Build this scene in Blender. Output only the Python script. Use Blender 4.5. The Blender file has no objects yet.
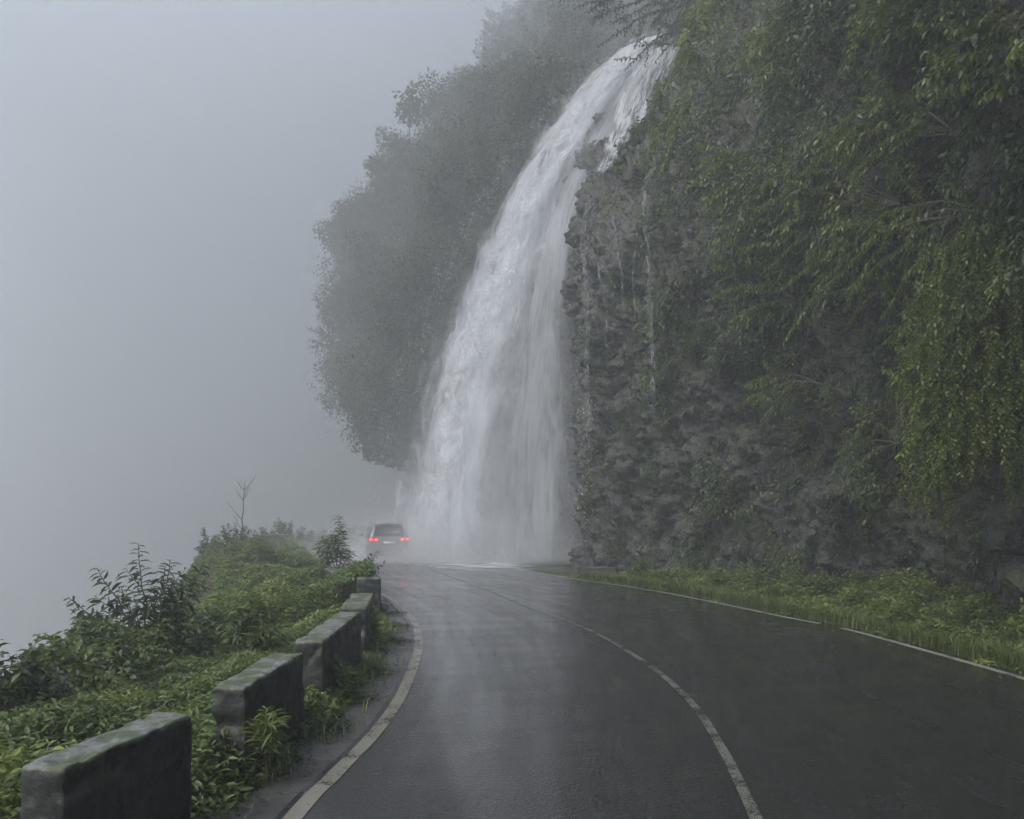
import bpy, bmesh, math, random
import numpy as np
from mathutils import Vector, Matrix

S = bpy.context.scene
C = S.collection
rad = math.radians
rng = np.random.default_rng(7)
random.seed(7)

# ------------------------------------------------------------------ camera
HC = 2.0            # eye height
FP = 796.0          # focal length in pixels of a 1024 px wide frame
HY = 514.0          # horizon row
cam = bpy.data.cameras.new("camera")
cam.sensor_width = 36.0
cam.lens = FP / 1024 * 36
cam.shift_y = (HY - 409.5) / 1024
cam.clip_end = 3000
co = bpy.data.objects.new("camera", cam)
co.location = (0, 0, HC)
co.rotation_euler = (rad(90), 0, 0)
C.objects.link(co)
S.camera = co

# ------------------------------------------------------------------ world, sun, exposure
SUN_EL, SUN_AZ = 52, 228       # azimuth clockwise from +Y
w = bpy.data.worlds.new("World")
S.world = w
w.use_nodes = True
nt = w.node_tree
sky = nt.nodes.new("ShaderNodeTexSky")
sky.sky_type = 'NISHITA'
sky.sun_disc = False
sky.sun_elevation = rad(SUN_EL)
sky.sun_rotation = rad(SUN_AZ)
sky.dust_density = 3.0
sky.ozone_density = 1.0
bg = nt.nodes["Background"]
bg.inputs[1].default_value = 0.14
nt.links.new(sky.outputs[0], bg.inputs[0])
sun = bpy.data.lights.new("sun", 'SUN')
sun.energy = 1.1
sun.angle = rad(30)
sun.color = (1.0, 0.97, 0.93)
so = bpy.data.objects.new("sun", sun)
d = Vector((math.sin(rad(SUN_AZ)) * math.cos(rad(SUN_EL)), math.cos(rad(SUN_AZ)) * math.cos(rad(SUN_EL)), math.sin(rad(SUN_EL))))
so.rotation_euler = d.to_track_quat('Z', 'Y').to_euler()
so.location = (-20, -20, 45)
C.objects.link(so)
S.view_settings.view_transform = 'Standard'
S.view_settings.look = 'None'
S.view_settings.exposure = 1.0
S.view_settings.gamma = 1
S.render.engine = 'CYCLES'
cy = S.cycles
cy.use_adaptive_sampling = True
cy.adaptive_threshold = 0.03
cy.use_denoising = True
cy.denoiser = 'OPENIMAGEDENOISE'
cy.max_bounces = 6
cy.diffuse_bounces = 2
cy.glossy_bounces = 2
cy.transmission_bounces = 4
cy.volume_bounces = 2
cy.transparent_max_bounces = 24
cy.volume_step_rate = 1.0
cy.volume_max_steps = 96
cy.sample_clamp_indirect = 4
HAZE_DENSITY = 0.0052


# ------------------------------------------------------------------ numeric helpers
def P(px, py, dist):
    return np.array([(px - 512) / FP * dist, dist, HC + (HY - py) / FP * dist])


def G(px, py, z=0.0):
    dd = FP * (HC - z) / (py - HY)
    return np.array([(px - 512) / FP * dd, dd, z])


def _h(ix, iy, iz, seed):
    n = (ix.astype(np.int64) * 374761393 + iy.astype(np.int64) * 668265263 + iz.astype(np.int64) * 2147483647 + seed * 1274126177) & 0xFFFFFFFF
    n = ((n ^ (n >> 13)) * 1274126177) & 0xFFFFFFFF
    n = ((n ^ (n >> 16)) * 2246822519) & 0xFFFFFFFF
    return ((n ^ (n >> 15)) & 0xFFFFFF) / float(0xFFFFFF)


def vnoise(p, seed=0):
    i = np.floor(p).astype(np.int64)
    f = p - i
    u = f * f * f * (f * (f * 6 - 15) + 10)
    r = 0
    for dx in (0, 1):
        for dy in (0, 1):
            for dz in (0, 1):
                wt = (u[..., 0] if dx else 1 - u[..., 0]) * (u[..., 1] if dy else 1 - u[..., 1]) * (u[..., 2] if dz else 1 - u[..., 2])
                r = r + wt * _h(i[..., 0] + dx, i[..., 1] + dy, i[..., 2] + dz, seed)
    return r * 2 - 1


def fbm(p, octv=4, seed=0):
    a, s, r = 0.5, 1.0, 0
    for k in range(octv):
        r = r + a * vnoise(p * s + 17.3 * k, seed + k)
        a *= 0.5
        s *= 2.03
    return r


def worley(p, seed=0):
    i = np.floor(p).astype(np.int64)
    f1 = np.full(p.shape[:-1], 9.0)
    f2 = np.full(p.shape[:-1], 9.0)
    cid = np.zeros(p.shape[:-1])
    tl = np.zeros(p.shape[:-1])
    for dx in (-1, 0, 1):
        for dy in (-1, 0, 1):
            for dz in (-1, 0, 1):
                c = i + np.array([dx, dy, dz])
                q = np.stack([_h(c[..., 0], c[..., 1], c[..., 2], seed + k) for k in (1, 2, 3)], -1) + c
                dd = np.sqrt(((q - p) ** 2).sum(-1))
                near = dd < f1
                f2 = np.where(near, f1, np.minimum(f2, dd))
                tv = np.stack([_h(c[..., 0], c[..., 1], c[..., 2], seed + 20 + k) - .5 for k in (1, 2, 3)], -1)
                tl = np.where(near, ((p - q) * tv).sum(-1), tl)
                cid = np.where(near, _h(c[..., 0], c[..., 1], c[..., 2], seed + 9), cid)
                f1 = np.minimum(f1, dd)
    return f1, f2, cid, tl


def norm(v):
    return v / np.maximum(np.linalg.norm(v, axis=-1, keepdims=True), 1e-9)


def spline(pts, n):
    """Catmull-Rom through points, n samples."""
    pts = np.asarray(pts, float)
    m = len(pts)
    t = np.linspace(0, m - 1, n)
    i = np.minimum(t.astype(int), m - 2)
    f = (t - i)[:, None]
    p0, p1, p2, p3 = pts[np.maximum(i - 1, 0)], pts[i], pts[i + 1], pts[np.minimum(i + 2, m - 1)]
    return 0.5 * ((2 * p1) + (-p0 + p2) * f + (2 * p0 - 5 * p1 + 4 * p2 - p3) * f * f + (-p0 + 3 * p1 - 3 * p2 + p3) * f ** 3)


# ------------------------------------------------------------------ mesh helpers
class MB:
    """Collects triangles, quads and a colour value per vertex; builds ONE mesh object."""
    def __init__(self):
        self.v, self.f3, self.f4, self.c, self.n = [], [], [], [], 0

    def add(self, v, f3=None, f4=None, c=None):
        v = np.asarray(v, float).reshape(-1, 3)
        if f3 is not None and len(f3):
            self.f3.append(np.asarray(f3, np.int64).reshape(-1, 3) + self.n)
        if f4 is not None and len(f4):
            self.f4.append(np.asarray(f4, np.int64).reshape(-1, 4) + self.n)
        if c is None:
            c = 0.5
        self.c.append(np.broadcast_to(np.asarray(c, float), (len(v),)).copy())
        self.v.append(v)
        self.n += len(v)

    def tube(self, pts, r, sides=5, c=0.5, cap=False):
        pts = np.asarray(pts, float)
        n = len(pts)
        r = np.broadcast_to(np.asarray(r, float), (n,))
        t = norm(np.gradient(pts, axis=0))
        ref = np.tile(np.array([0.31, 0.17, 0.93]), (n, 1)) if abs(t[0][2]) < .8 else np.tile(np.array([0.9, 0.3, 0.1]), (n, 1))
        a = norm(np.cross(t, ref))
        b = np.cross(t, a)
        ang = np.linspace(0, 2 * np.pi, sides, endpoint=False)
        ring = pts[:, None] + r[:, None, None] * (np.cos(ang)[None, :, None] * a[:, None] + np.sin(ang)[None, :, None] * b[:, None])
        i = np.arange(n - 1)[:, None] * sides
        j = np.arange(sides)[None]
        k = (j + 1) % sides
        f = np.stack([i + j, i + k, i + sides + k, i + sides + j], -1).reshape(-1, 4)
        self.add(ring, f4=f, c=c)

    def box(self, cx, cy, cz, sx, sy, sz, c=0.5):
        v = np.array([[x, y, z] for x in (-.5, .5) for y in (-.5, .5) for z in (-.5, .5)]) * [sx, sy, sz] + [cx, cy, cz]
        self.add(v, f4=[[0, 1, 3, 2], [4, 6, 7, 5], [0, 4, 5, 1], [2, 3, 7, 6], [0, 2, 6, 4], [1, 5, 7, 3]], c=c)

    def leaves(self, p, dr, nm, L, W, c, detail=False):
        n = len(p)
        if n == 0:
            return
        L = np.broadcast_to(L, (n,))[:, None]
        W = np.broadcast_to(W, (n,))[:, None]
        dr = norm(dr)
        sd = norm(np.cross(dr, nm))
        up = np.cross(sd, dr)
        c = np.broadcast_to(c, (n,))
        if detail:
            m = p + dr * L * .5 - up * L * .03
            tip = p + dr * L - up * L * .22
            l1 = p + dr * L * .22 + sd * W * .42 + up * W * .16
            r1 = p + dr * L * .22 - sd * W * .42 + up * W * .16
            l2 = p + dr * L * .6 + sd * W * .46 + up * W * .10
            r2 = p + dr * L * .6 - sd * W * .46 + up * W * .10
            v = np.stack([p, m, tip, l1, r1, l2, r2], 1)
            f = np.array([[0, 1, 3], [3, 1, 5], [5, 1, 2], [0, 4, 1], [4, 6, 1], [6, 2, 1]])
            k = 7
        else:
            tip = p + dr * L - up * L * .12
            l1 = p + dr * L * .42 + sd * W * .5 + up * W * .14
            r1 = p + dr * L * .42 - sd * W * .5 + up * W * .14
            v = np.stack([p, l1, tip, r1], 1)
            f = np.array([[0, 2, 1], [0, 3, 2]])
            k = 4
        ff = (np.arange(n)[:, None, None] * k + f[None]).reshape(-1, 3)
        self.add(v, f3=ff, c=np.repeat(c, k))

    def build(self, name, mat, parent=None, smooth=False):
        me = bpy.data.meshes.new(name)
        if self.n:
            v = np.concatenate(self.v)
            f3 = np.concatenate(self.f3) if self.f3 else np.zeros((0, 3), np.int64)
            f4 = np.concatenate(self.f4) if self.f4 else np.zeros((0, 4), np.int64)
            me.vertices.add(len(v))
            me.vertices.foreach_set("co", v.astype(np.float32).ravel())
            loops = np.concatenate([f3.ravel(), f4.ravel()])
            me.loops.add(len(loops))
            me.loops.foreach_set("vertex_index", loops.astype(np.int32))
            tot = np.concatenate([np.full(len(f3), 3), np.full(len(f4), 4)]).astype(np.int32)
            st = np.concatenate([[0], np.cumsum(tot)[:-1]]).astype(np.int32)
            me.polygons.add(len(tot))
            me.polygons.foreach_set("loop_start", st)
            me.polygons.foreach_set("loop_total", tot)
            if smooth:
                me.polygons.foreach_set("use_smooth", np.ones(len(tot), bool))
            me.update(calc_edges=True)
            at = me.attributes.new("tint", 'FLOAT', 'POINT')
            at.data.foreach_set("value", np.concatenate(self.c).astype(np.float32))
        me.materials.append(mat)
        o = bpy.data.objects.new(name, me)
        C.objects.link(o)
        o.parent = parent
        return o


def tag(o, label=None, cat=None, group=None, kind=None):
    for k, v in (('label', label), ('category', cat), ('group', group), ('kind', kind)):
        if v:
            o[k] = v
    return o


def empty(name, loc, rz=0.0):
    o = bpy.data.objects.new(name, None)
    o.location = [float(x) for x in loc]
    o.rotation_euler = (0, 0, rz)
    o.empty_display_size = 0.2
    C.objects.link(o)
    return o


# ------------------------------------------------------------------ materials
class NT:
    def __init__(self, name):
        self.m = bpy.data.materials.new(name)
        self.m.use_nodes = True
        self.t = self.m.node_tree
        self.t.nodes.clear()
        self.out = self.n("ShaderNodeOutputMaterial")

    def n(self, typ, **kw):
        x = self.t.nodes.new(typ)
        for k, v in kw.items():
            if k.startswith("i_"):
                x.inputs[k[2:].replace("_", " ")].default_value = v
            else:
                setattr(x, k, v)
        return x

    def l(self, a, b):
        self.t.links.new(a, b)

    def ramp(self, src, stops, interp='LINEAR'):
        r = self.n("ShaderNodeValToRGB")
        r.color_ramp.interpolation = interp
        e = r.color_ramp.elements
        while len(e) < len(stops):
            e.new(0.5)
        for q, (pos, col) in zip(e, stops):
            q.position = pos
            q.color = (*col, 1) if len(col) == 3 else col
        self.l(src, r.inputs[0])
        return r.outputs[0]

    def g(self, v):
        return (v, v, v)

    def noise(self, vec, scale, detail=5, rough=.55, dist=0.0):
        x = self.n("ShaderNodeTexNoise")
        x.inputs["Scale"].default_value = scale
        x.inputs["Detail"].default_value = detail
        x.inputs["Roughness"].default_value = rough
        x.inputs["Distortion"].default_value = dist
        if vec is not None:
            self.l(vec, x.inputs["Vector"])
        return x.outputs[0]

    def math(self, op, a, b=None, c=None, clamp=False):
        x = self.n("ShaderNodeMath", operation=op)
        x.use_clamp = clamp
        for k, v in enumerate((a, b, c)):
            if v is None:
                continue
            if isinstance(v, (int, float)):
                x.inputs[k].default_value = v
            else:
                self.l(v, x.inputs[k])
        return x.outputs[0]

    def mix(self, f, a, b, typ='MIX'):
        x = self.n("ShaderNodeMix", data_type='RGBA', blend_type=typ)
        for k, v in ((0, f), (6, a), (7, b)):
            if isinstance(v, (int, float)):
                x.inputs[k].default_value = v
            elif isinstance(v, tuple):
                x.inputs[k].default_value = (*v, 1)
            else:
                self.l(v, x.inputs[k])
        return x.outputs[2]

    def geo(self):
        return self.n("ShaderNodeNewGeometry").outputs["Position"]

    def bsdf(self, color, rough, normal=None, spec=None, **kw):
        b = self.n("ShaderNodeBsdfPrincipled")
        for nm, v in (("Base Color", color), ("Roughness", rough), ("Normal", normal), ("Specular IOR Level", spec)):
            if v is None:
                continue
            if isinstance(v, (int, float)):
                b.inputs[nm].default_value = v
            elif isinstance(v, tuple):
                b.inputs[nm].default_value = (*v, 1)
            else:
                self.l(v, b.inputs[nm])
        for k, v in kw.items():
            b.inputs[k.replace("_", " ")].default_value = v
        return b.outputs[0]

    def bump(self, h, strength=.5, dist=.02, normal=None):
        b = self.n("ShaderNodeBump")
        b.inputs["Strength"].default_value = strength
        b.inputs["Distance"].default_value = dist
        self.l(h, b.inputs["Height"])
        if normal:
            self.l(normal, b.inputs["Normal"])
        return b.outputs[0]

    def fin(self, sh):
        self.l(sh, self.out.inputs[0])
        return self.m


def leaf_mat(name, stops, rough=.42, trans=.35):
    k = NT(name)
    a = k.n("ShaderNodeAttribute", attribute_name="tint").outputs["Fac"]
    col = k.ramp(a, stops)
    n = k.noise(k.geo(), 1.1, 3)
    col = k.mix(k.ramp(n, [(.35, k.g(0)), (.7, k.g(.4))]), col, (.075, .085, .028))
    b = k.bsdf(col, rough, spec=.5)
    tr = k.n("ShaderNodeBsdfTranslucent")
    k.l(k.mix(1.0, col, (1.25, 1.3, .7), 'MULTIPLY'), tr.inputs[0])
    mx = k.n("ShaderNodeMixShader")
    mx.inputs[0].default_value = trans
    k.l(b, mx.inputs[1])
    k.l(tr.outputs[0], mx.inputs[2])
    return k.fin(mx.outputs[0])


M = {}
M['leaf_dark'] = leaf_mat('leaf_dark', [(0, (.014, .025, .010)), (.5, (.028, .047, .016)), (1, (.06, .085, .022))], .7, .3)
M['leaf_cliff'] = leaf_mat('leaf_cliff', [(0, (.016, .030, .013)), (.4, (.045, .075, .024)), (.75, (.11, .15, .036)), (1, (.22, .25, .06))])
M['leaf_bright'] = leaf_mat('leaf_bright', [(0, (.045, .075, .02)), (.5, (.12, .17, .04)), (1, (.27, .31, .09))], .38, .4)
M['leaf_bank'] = leaf_mat('leaf_bank', [(0, (.03, .05, .018)), (.5, (.09, .135, .04)), (.85, (.18, .24, .065)), (1, (.28, .32, .09))], .4, .35)
M['leaf_shrub'] = leaf_mat('leaf_shrub', [(0, (.02, .034, .018)), (.6, (.05, .078, .034)), (1, (.10, .14, .05))], .4, .35)
M['grass'] = leaf_mat('grass', [(0, (.05, .08, .025)), (.5, (.12, .17, .045)), (1, (.22, .26, .08))], .4, .35)
M['dry'] = leaf_mat('dry', [(0, (.07, .055, .035)), (.5, (.10, .09, .05)), (1, (.15, .14, .08))], .5, .2)

k = NT('bark')
M['bark'] = k.fin(k.bsdf(k.mix(k.noise(k.geo(), 9), (.045, .038, .03), (.11, .10, .08)), .75, k.bump(k.noise(k.geo(), 30), .6, .01)))
k = NT('stem_green')
M['stem'] = k.fin(k.bsdf(k.mix(k.noise(k.geo(), 6), (.05, .055, .025), (.10, .10, .05)), .6))

# wet rock
k = NT('wet_rock')
pos = k.geo()
n1 = k.noise(pos, .7, 8, .6)
n2 = k.noise(pos, 5, 8, .65)
mp = k.n("ShaderNodeMapping")
mp.inputs["Scale"].default_value = (1.6, 1.6, .35)
k.l(pos, mp.inputs[0])
streak = k.noise(mp.outputs[0], 1.6, 6, .6)
col = k.mix(k.ramp(n2, [(.36, k.g(0)), (.64, k.g(1))]), (.022, .023, .022), (.082, .083, .082))
col = k.mix(k.ramp(n1, [(.4, k.g(0)), (.65, k.g(.7))]), col, (.055, .053, .047))
col = k.mix(k.ramp(streak, [(.5, k.g(0)), (.62, k.g(.75))]), col, (.028, .028, .027))
moss = k.math('MULTIPLY', k.ramp(k.noise(pos, 1.7, 6, .65), [(.46, k.g(0)), (.6, k.g(1))]), k.ramp(n2, [(.35, k.g(0)), (.5, k.g(.8))]))
col = k.mix(moss, col, (.045, .06, .018))
vor = k.n("ShaderNodeTexVoronoi", feature='DISTANCE_TO_EDGE')
vor.inputs["Scale"].default_value = 2.3
mp2 = k.n("ShaderNodeMapping")
mp2.inputs["Rotation"].default_value = (.3, .5, .2)
mp2.inputs["Scale"].default_value = (1, 1.1, .55)
k.l(pos, mp2.inputs[0])
k.l(mp2.outputs[0], vor.inputs["Vector"])
cr = k.ramp(vor.outputs[0], [(0, k.g(0)), (.08, k.g(1))])
bm_ = k.bump(n2, .9, .12)
bm_ = k.bump(k.noise(pos, 22, 6, .7), .6, .03, bm_)
bm_ = k.bump(cr, .5, .06, bm_)
M['rock'] = k.fin(k.bsdf(col, k.ramp(n2, [(.3, k.g(.14)), (.7, k.g(.5))]), bm_, spec=.5))

# soil under the plants
k = NT('soil')
pos = k.geo()
n = k.noise(pos, 3, 8, .65)
n0 = k.noise(pos, .5, 5)
col = k.mix(n, (.022, .022, .014), (.05, .052, .03))
col = k.mix(k.ramp(n0, [(.4, k.g(0)), (.6, k.g(.8))]), col, (.035, .055, .02))
M['soil'] = k.fin(k.bsdf(col, .8, k.bump(n, .8, .08)))

# wet asphalt: UV = metres across / along
k = NT('wet_asphalt')
pos = k.geo()
uv = k.n("ShaderNodeUVMap").outputs[0]
sep = k.n("ShaderNodeSeparateXYZ")
k.l(uv, sep.inputs[0])
mpa = k.n("ShaderNodeMapping")
mpa.inputs["Scale"].default_value = (2.6, .22, 1)
k.l(uv, mpa.inputs[0])
tracks = k.noise(mpa.outputs[0], 1.0, 5, .6)
mpb = k.n("ShaderNodeMapping")
mpb.inputs["Scale"].default_value = (.35, 1.3, 1)
k.l(uv, mpb.inputs[0])
film = k.noise(mpb.outputs[0], 1.0, 5, .6, .4)
fine = k.noise(pos, 60, 3, .6)
mid = k.noise(pos, 16, 5, .65)
col = k.mix(tracks, (.009, .010, .010), (.020, .020, .019))
col = k.mix(k.ramp(fine, [(.56, k.g(0)), (.64, k.g(.85))]), col, (.08, .08, .075))
col = k.mix(k.ramp(k.noise(pos, .9, 7, .7), [(.5, k.g(0)), (.62, k.g(.5))]), col, (.018, .018, .018))
rg = k.math('ADD', k.math('MULTIPLY', tracks, .34), k.math('MULTIPLY', film, .26))
rg = k.ramp(rg, [(.24, k.g(.035)), (.36, k.g(.32))])
agg = k.n("ShaderNodeTexVoronoi")
agg.inputs["Scale"].default_value = 38
k.l(pos, agg.inputs["Vector"])
b1 = k.bump(fine, .9, .011)
b1 = k.bump(agg.outputs[0], .8, .012, b1)
b1 = k.bump(mid, .4, .014, b1)
b1 = k.bump(film, .3, .03, b1)
b1 = k.bump(tracks, .25, .03, b1)
M['asphalt'] = k.fin(k.bsdf(col, rg, b1, spec=.5, Coat_Weight=.5, Coat_Roughness=.06))

k = NT('shoulder_concrete')
pos = k.geo()
n = k.noise(pos, 2.0, 8, .65)
col = k.mix(n, (.035, .035, .034), (.10, .10, .095))
M['shoulder'] = k.fin(k.bsdf(col, k.ramp(k.noise(pos, 1.3, 5), [(.4, k.g(.12)), (.6, k.g(.5))]), k.bump(k.noise(pos, 40, 4), .5, .008), spec=.5))


def paint_mat(name, wear, base=(.62, .63, .60)):
    k = NT(name)
    pos = k.geo()
    n = k.noise(pos, 45, 6, .8)
    n2 = k.noise(pos, 2.4, 5, .6)
    s = k.math('ADD', k.math('MULTIPLY', n, .6), k.math('MULTIPLY', n2, .4))
    f = k.ramp(s, [(wear, k.g(0)), (wear + .06, k.g(1))])
    pc = k.mix(n2, tuple(x * .6 for x in base), base)
    b = k.bsdf(pc, k.ramp(n2, [(.3, k.g(.25)), (.7, k.g(.5))]), k.bump(k.noise(pos, 60, 3), .6, .008), Coat_Weight=.5, Coat_Roughness=.06)
    tr = k.n("ShaderNodeBsdfTransparent")
    mx = k.n("ShaderNodeMixShader")
    k.l(f, mx.inputs[0])
    k.l(tr.outputs[0], mx.inputs[1])
    k.l(b, mx.inputs[2])
    return k.fin(mx.outputs[0])


M['paint_left'] = paint_mat('paint_left', .42, (.23, .22, .175))
M['paint_mid'] = paint_mat('paint_mid', .455, (.16, .165, .14))
M['paint_right'] = paint_mat('paint_right', .40, (.34, .35, .31))

# mossy concrete
k = NT('mossy_concrete')
pos = k.geo()
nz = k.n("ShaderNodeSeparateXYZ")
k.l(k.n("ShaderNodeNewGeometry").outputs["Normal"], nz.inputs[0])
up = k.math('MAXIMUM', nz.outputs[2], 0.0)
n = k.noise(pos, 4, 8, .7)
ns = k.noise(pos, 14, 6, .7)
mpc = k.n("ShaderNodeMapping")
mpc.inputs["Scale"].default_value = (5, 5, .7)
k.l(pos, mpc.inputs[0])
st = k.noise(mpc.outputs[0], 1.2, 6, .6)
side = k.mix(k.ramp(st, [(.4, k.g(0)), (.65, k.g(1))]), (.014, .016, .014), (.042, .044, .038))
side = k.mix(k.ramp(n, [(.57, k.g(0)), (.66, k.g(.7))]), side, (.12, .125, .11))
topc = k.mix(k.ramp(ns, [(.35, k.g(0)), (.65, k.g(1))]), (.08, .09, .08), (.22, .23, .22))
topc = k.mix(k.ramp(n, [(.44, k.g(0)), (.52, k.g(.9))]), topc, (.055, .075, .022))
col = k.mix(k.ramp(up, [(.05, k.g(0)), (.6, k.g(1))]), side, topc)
M['concrete'] = k.fin(k.bsdf(col, k.ramp(ns, [(.3, k.g(.3)), (.7, k.g(.7))]), k.bump(ns, .7, .02), spec=.5))


# falling water: thin strands of white spray, gaps between them.  UV.x across (m), UV.y along the fall (m)
def water_mat(name, sx, sy, lo, hi, edge=.12, amax=.97, tint=(.80, .83, .87), fine=.24, tear=.52):
    k = NT(name)
    uv = k.n("ShaderNodeUVMap").outputs[0]
    at = k.n("ShaderNodeAttribute", attribute_name="tint").outputs["Fac"]   # 0 at the ragged rims, 1 in the body
    mp = k.n("ShaderNodeMapping")
    mp.inputs["Scale"].default_value = (sx, sy, 1)
    k.l(uv, mp.inputs[0])
    big = k.noise(mp.outputs[0], 1.0, 6, .66, 1.3)
    mp = k.n("ShaderNodeMapping")
    mp.inputs["Scale"].default_value = (sx * 5, sy * 3.2, 1)
    k.l(uv, mp.inputs[0])
    sm = k.noise(mp.outputs[0], 1.0, 5, .7, .8)
    s = k.math('ADD', k.math('MULTIPLY', big, 1 - fine), k.math('MULTIPLY', sm, fine))
    s = k.math('ADD', s, k.math('MULTIPLY', k.math('SUBTRACT', at, 1.0), tear))
    a = k.n("ShaderNodeMapRange", interpolation_type='SMOOTHSTEP')
    a.inputs[1].default_value = lo
    a.inputs[2].default_value = hi
    a.inputs[4].default_value = amax
    k.l(s, a.inputs[0])
    col = k.mix(k.ramp(sm, [(.3, k.g(0)), (.7, k.g(1))]), tuple(x * .9 for x in tint), tint)
    nb = k.bump(sm, .35, .1)
    nb = k.bump(big, .6, .3, nb)
    df = k.n("ShaderNodeBsdfDiffuse")
    k.l(col, df.inputs[0])
    k.l(nb, df.inputs["Normal"])
    tl = k.n("ShaderNodeBsdfTranslucent")
    k.l(col, tl.inputs[0])
    m1 = k.n("ShaderNodeMixShader")
    m1.inputs[0].default_value = .45
    k.l(df.outputs[0], m1.inputs[1])
    k.l(tl.outputs[0], m1.inputs[2])
    tr = k.n("ShaderNodeBsdfTransparent")
    mx = k.n("ShaderNodeMixShader")
    k.l(a.outputs[0], mx.inputs[0])
    k.l(tr.outputs[0], mx.inputs[1])
    k.l(m1.outputs[0], mx.inputs[2])
    return k.fin(mx.outputs[0])


M['water_back'] = water_mat('water_back', .7, .20, .24, .56, amax=.9)
M['water_mid'] = water_mat('water_mid', 1.0, .42, .38, .60, amax=.85)
M['water_front'] = water_mat('water_front', 1.3, .75, .45, .64, amax=.8, fine=.5)
M['water_veil'] = water_mat('water_veil', 1.5, .12, .16, .68, amax=.82)
M['water_rock'] = water_mat('water_rock', 2.4, .25, .40, .58, amax=.85, fine=.45)
M['water_thread'] = water_mat('water_thread', 12, 2.6, .43, .64, amax=.62, tear=.45)
k = NT('droplet')
M['drop'] = k.fin(k.bsdf((.75, .78, .82), .2))


def metal(name, col, rough=.3, m=0.0, **kw):
    k = NT(name)
    c = k.mix(k.noise(k.geo(), 7, 5), tuple(x * .85 for x in col), col)
    return k.fin(k.bsdf(c, rough, None, Metallic=m, **kw))


M['car_paint'] = metal('car_paint', (.15, .16, .165), .28, .3, Coat_Weight=.6)
M['car_glass'] = metal('car_glass', (.012, .014, .016), .06)
M['car_black'] = metal('car_black', (.02, .02, .021), .5)
M['car_dark'] = metal('car_dark', (.01, .01, .01), .8)
M['rubber'] = metal('rubber', (.018, .018, .018), .75)
M['rim'] = metal('rim', (.4, .4, .41), .35, .9)
M['plate'] = metal('plate', (.6, .6, .58), .4)
M['lamp_red'] = metal('lamp_red', (.35, .01, .01), .15)
k = NT('lamp_lit')
e = k.n("ShaderNodeEmission")
e.inputs[0].default_value = (1, .05, .035, 1)
e.inputs[1].default_value = 2.2
M['lamp_lit'] = k.fin(e.outputs[0])

# ------------------------------------------------------------------ haze (air)
k = NT('haze_air')
v = k.n("ShaderNodeVolumePrincipled")
v.inputs["Color"].default_value = (.88, .925, .935, 1)
v.inputs["Density"].default_value = HAZE_DENSITY
v.inputs["Anisotropy"].default_value = 0.15
k.l(v.outputs[0], k.out.inputs["Volume"])
b = MB()
b.box(0, 140, 17, 640, 500, 134)         # from z -50 to z 84
hz = tag(b.build('haze', k.m), kind='stuff')

# ------------------------------------------------------------------ road
left = [(-1.7, -16), (-1.65, -4), (-1.55, 2), (-1.44, 5.22), (-1.36, 6.1), (-1.24, 7.47), (-1.24, 9.3), (-1.45, 12.4), (-1.96, 15.4), (-2.85, 18.7),
        (-4.0, 22), (-5.6, 26.5), (-6.9, 31), (-7.8, 37), (-8.7, 46), (-9.3, 58), (-11, 80), (-18, 120)]
mid = [(-.6, -16), (0.3, -4), (1.2, 2), (1.60, 5.2), (1.80, 6.9), (1.90, 8.6), (1.78, 10.8), (1.3, 13.8), (0.45, 16.8),
       (-0.55, 20.6), (-2.2, 26.3), (-3.3, 31), (-4.2, 37), (-5.1, 46), (-5.6, 58), (-7, 80), (-14, 120)]
right = [(5.3, -16), (5.8, -4), (6.15, 3), (6.28, 6), (6.28, 8), (6.21, 9.65), (6.06, 11.45), (5.79, 13.8), (5.24, 15.6), (4.48, 18.3),
         (3.33, 21.6), (1.73, 24.9), (.2, 29), (-.8, 36), (-1.6, 46), (-2.0, 58), (-3.4, 80), (-10, 120)]
N = 500
Lc, Mc, Rc = (spline(np.array(q, float), N) for q in (left, mid, right))


def at_y(c, y):
    return np.interp(y, c[:, 1], c[:, 0])


def strip(name, a, bb, z, mat, nu=6, uvs=True, kind='structure', crown=0.0):
    """road sheet between two plan curves"""
    n = len(a)
    u = np.linspace(0, 1, nu)
    pts = a[:, None] * (1 - u[None, :, None]) + bb[:, None] * u[None, :, None]
    v = np.zeros((n, nu, 3))
    v[..., :2] = pts
    v[..., 2] = z
    idx = np.arange(n * nu).reshape(n, nu)
    f = np.stack([idx[:-1, :-1], idx[:-1, 1:], idx[1:, 1:], idx[1:, :-1]], -1).reshape(-1, 4)
    m = MB()
    m.add(v, f4=f)
    o = m.build(name, mat)
    if kind:
        o['kind'] = kind
    wdt = np.linalg.norm(bb - a, axis=1)
    s = np.concatenate([[0], np.cumsum(np.linalg.norm(np.diff((a + bb) / 2, axis=0), axis=1))])
    uu = u[None] * wdt[:, None]
    vv = np.repeat(s[:, None], nu, 1)
    uvl = o.data.uv_layers.new(name="UVMap")
    li = np.empty(len(o.data.loops), np.int32)
    o.data.loops.foreach_get("vertex_index", li)
    uvl.data.foreach_set("uv", np.stack([uu.ravel()[li], vv.ravel()[li]], -1).astype(np.float32).ravel())
    return o


def offs(c, dd):
    t = norm(np.gradient(c, axis=0))
    nn = np.stack([t[:, 1], -t[:, 0]], -1)      # to the right
    return c + nn * dd


strip('road', offs(Lc, -.12), offs(Rc, .22), 0.0, M['asphalt'], 10)
lw = .5 + .12 * np.sin(np.arange(N) * .31)[:, None] + .1 * np.sin(np.arange(N) * .83)[:, None]
strip('road_shoulder', offs(Lc, -.8), offs(Lc, -.05), -.012, M['shoulder'], 5)


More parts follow.
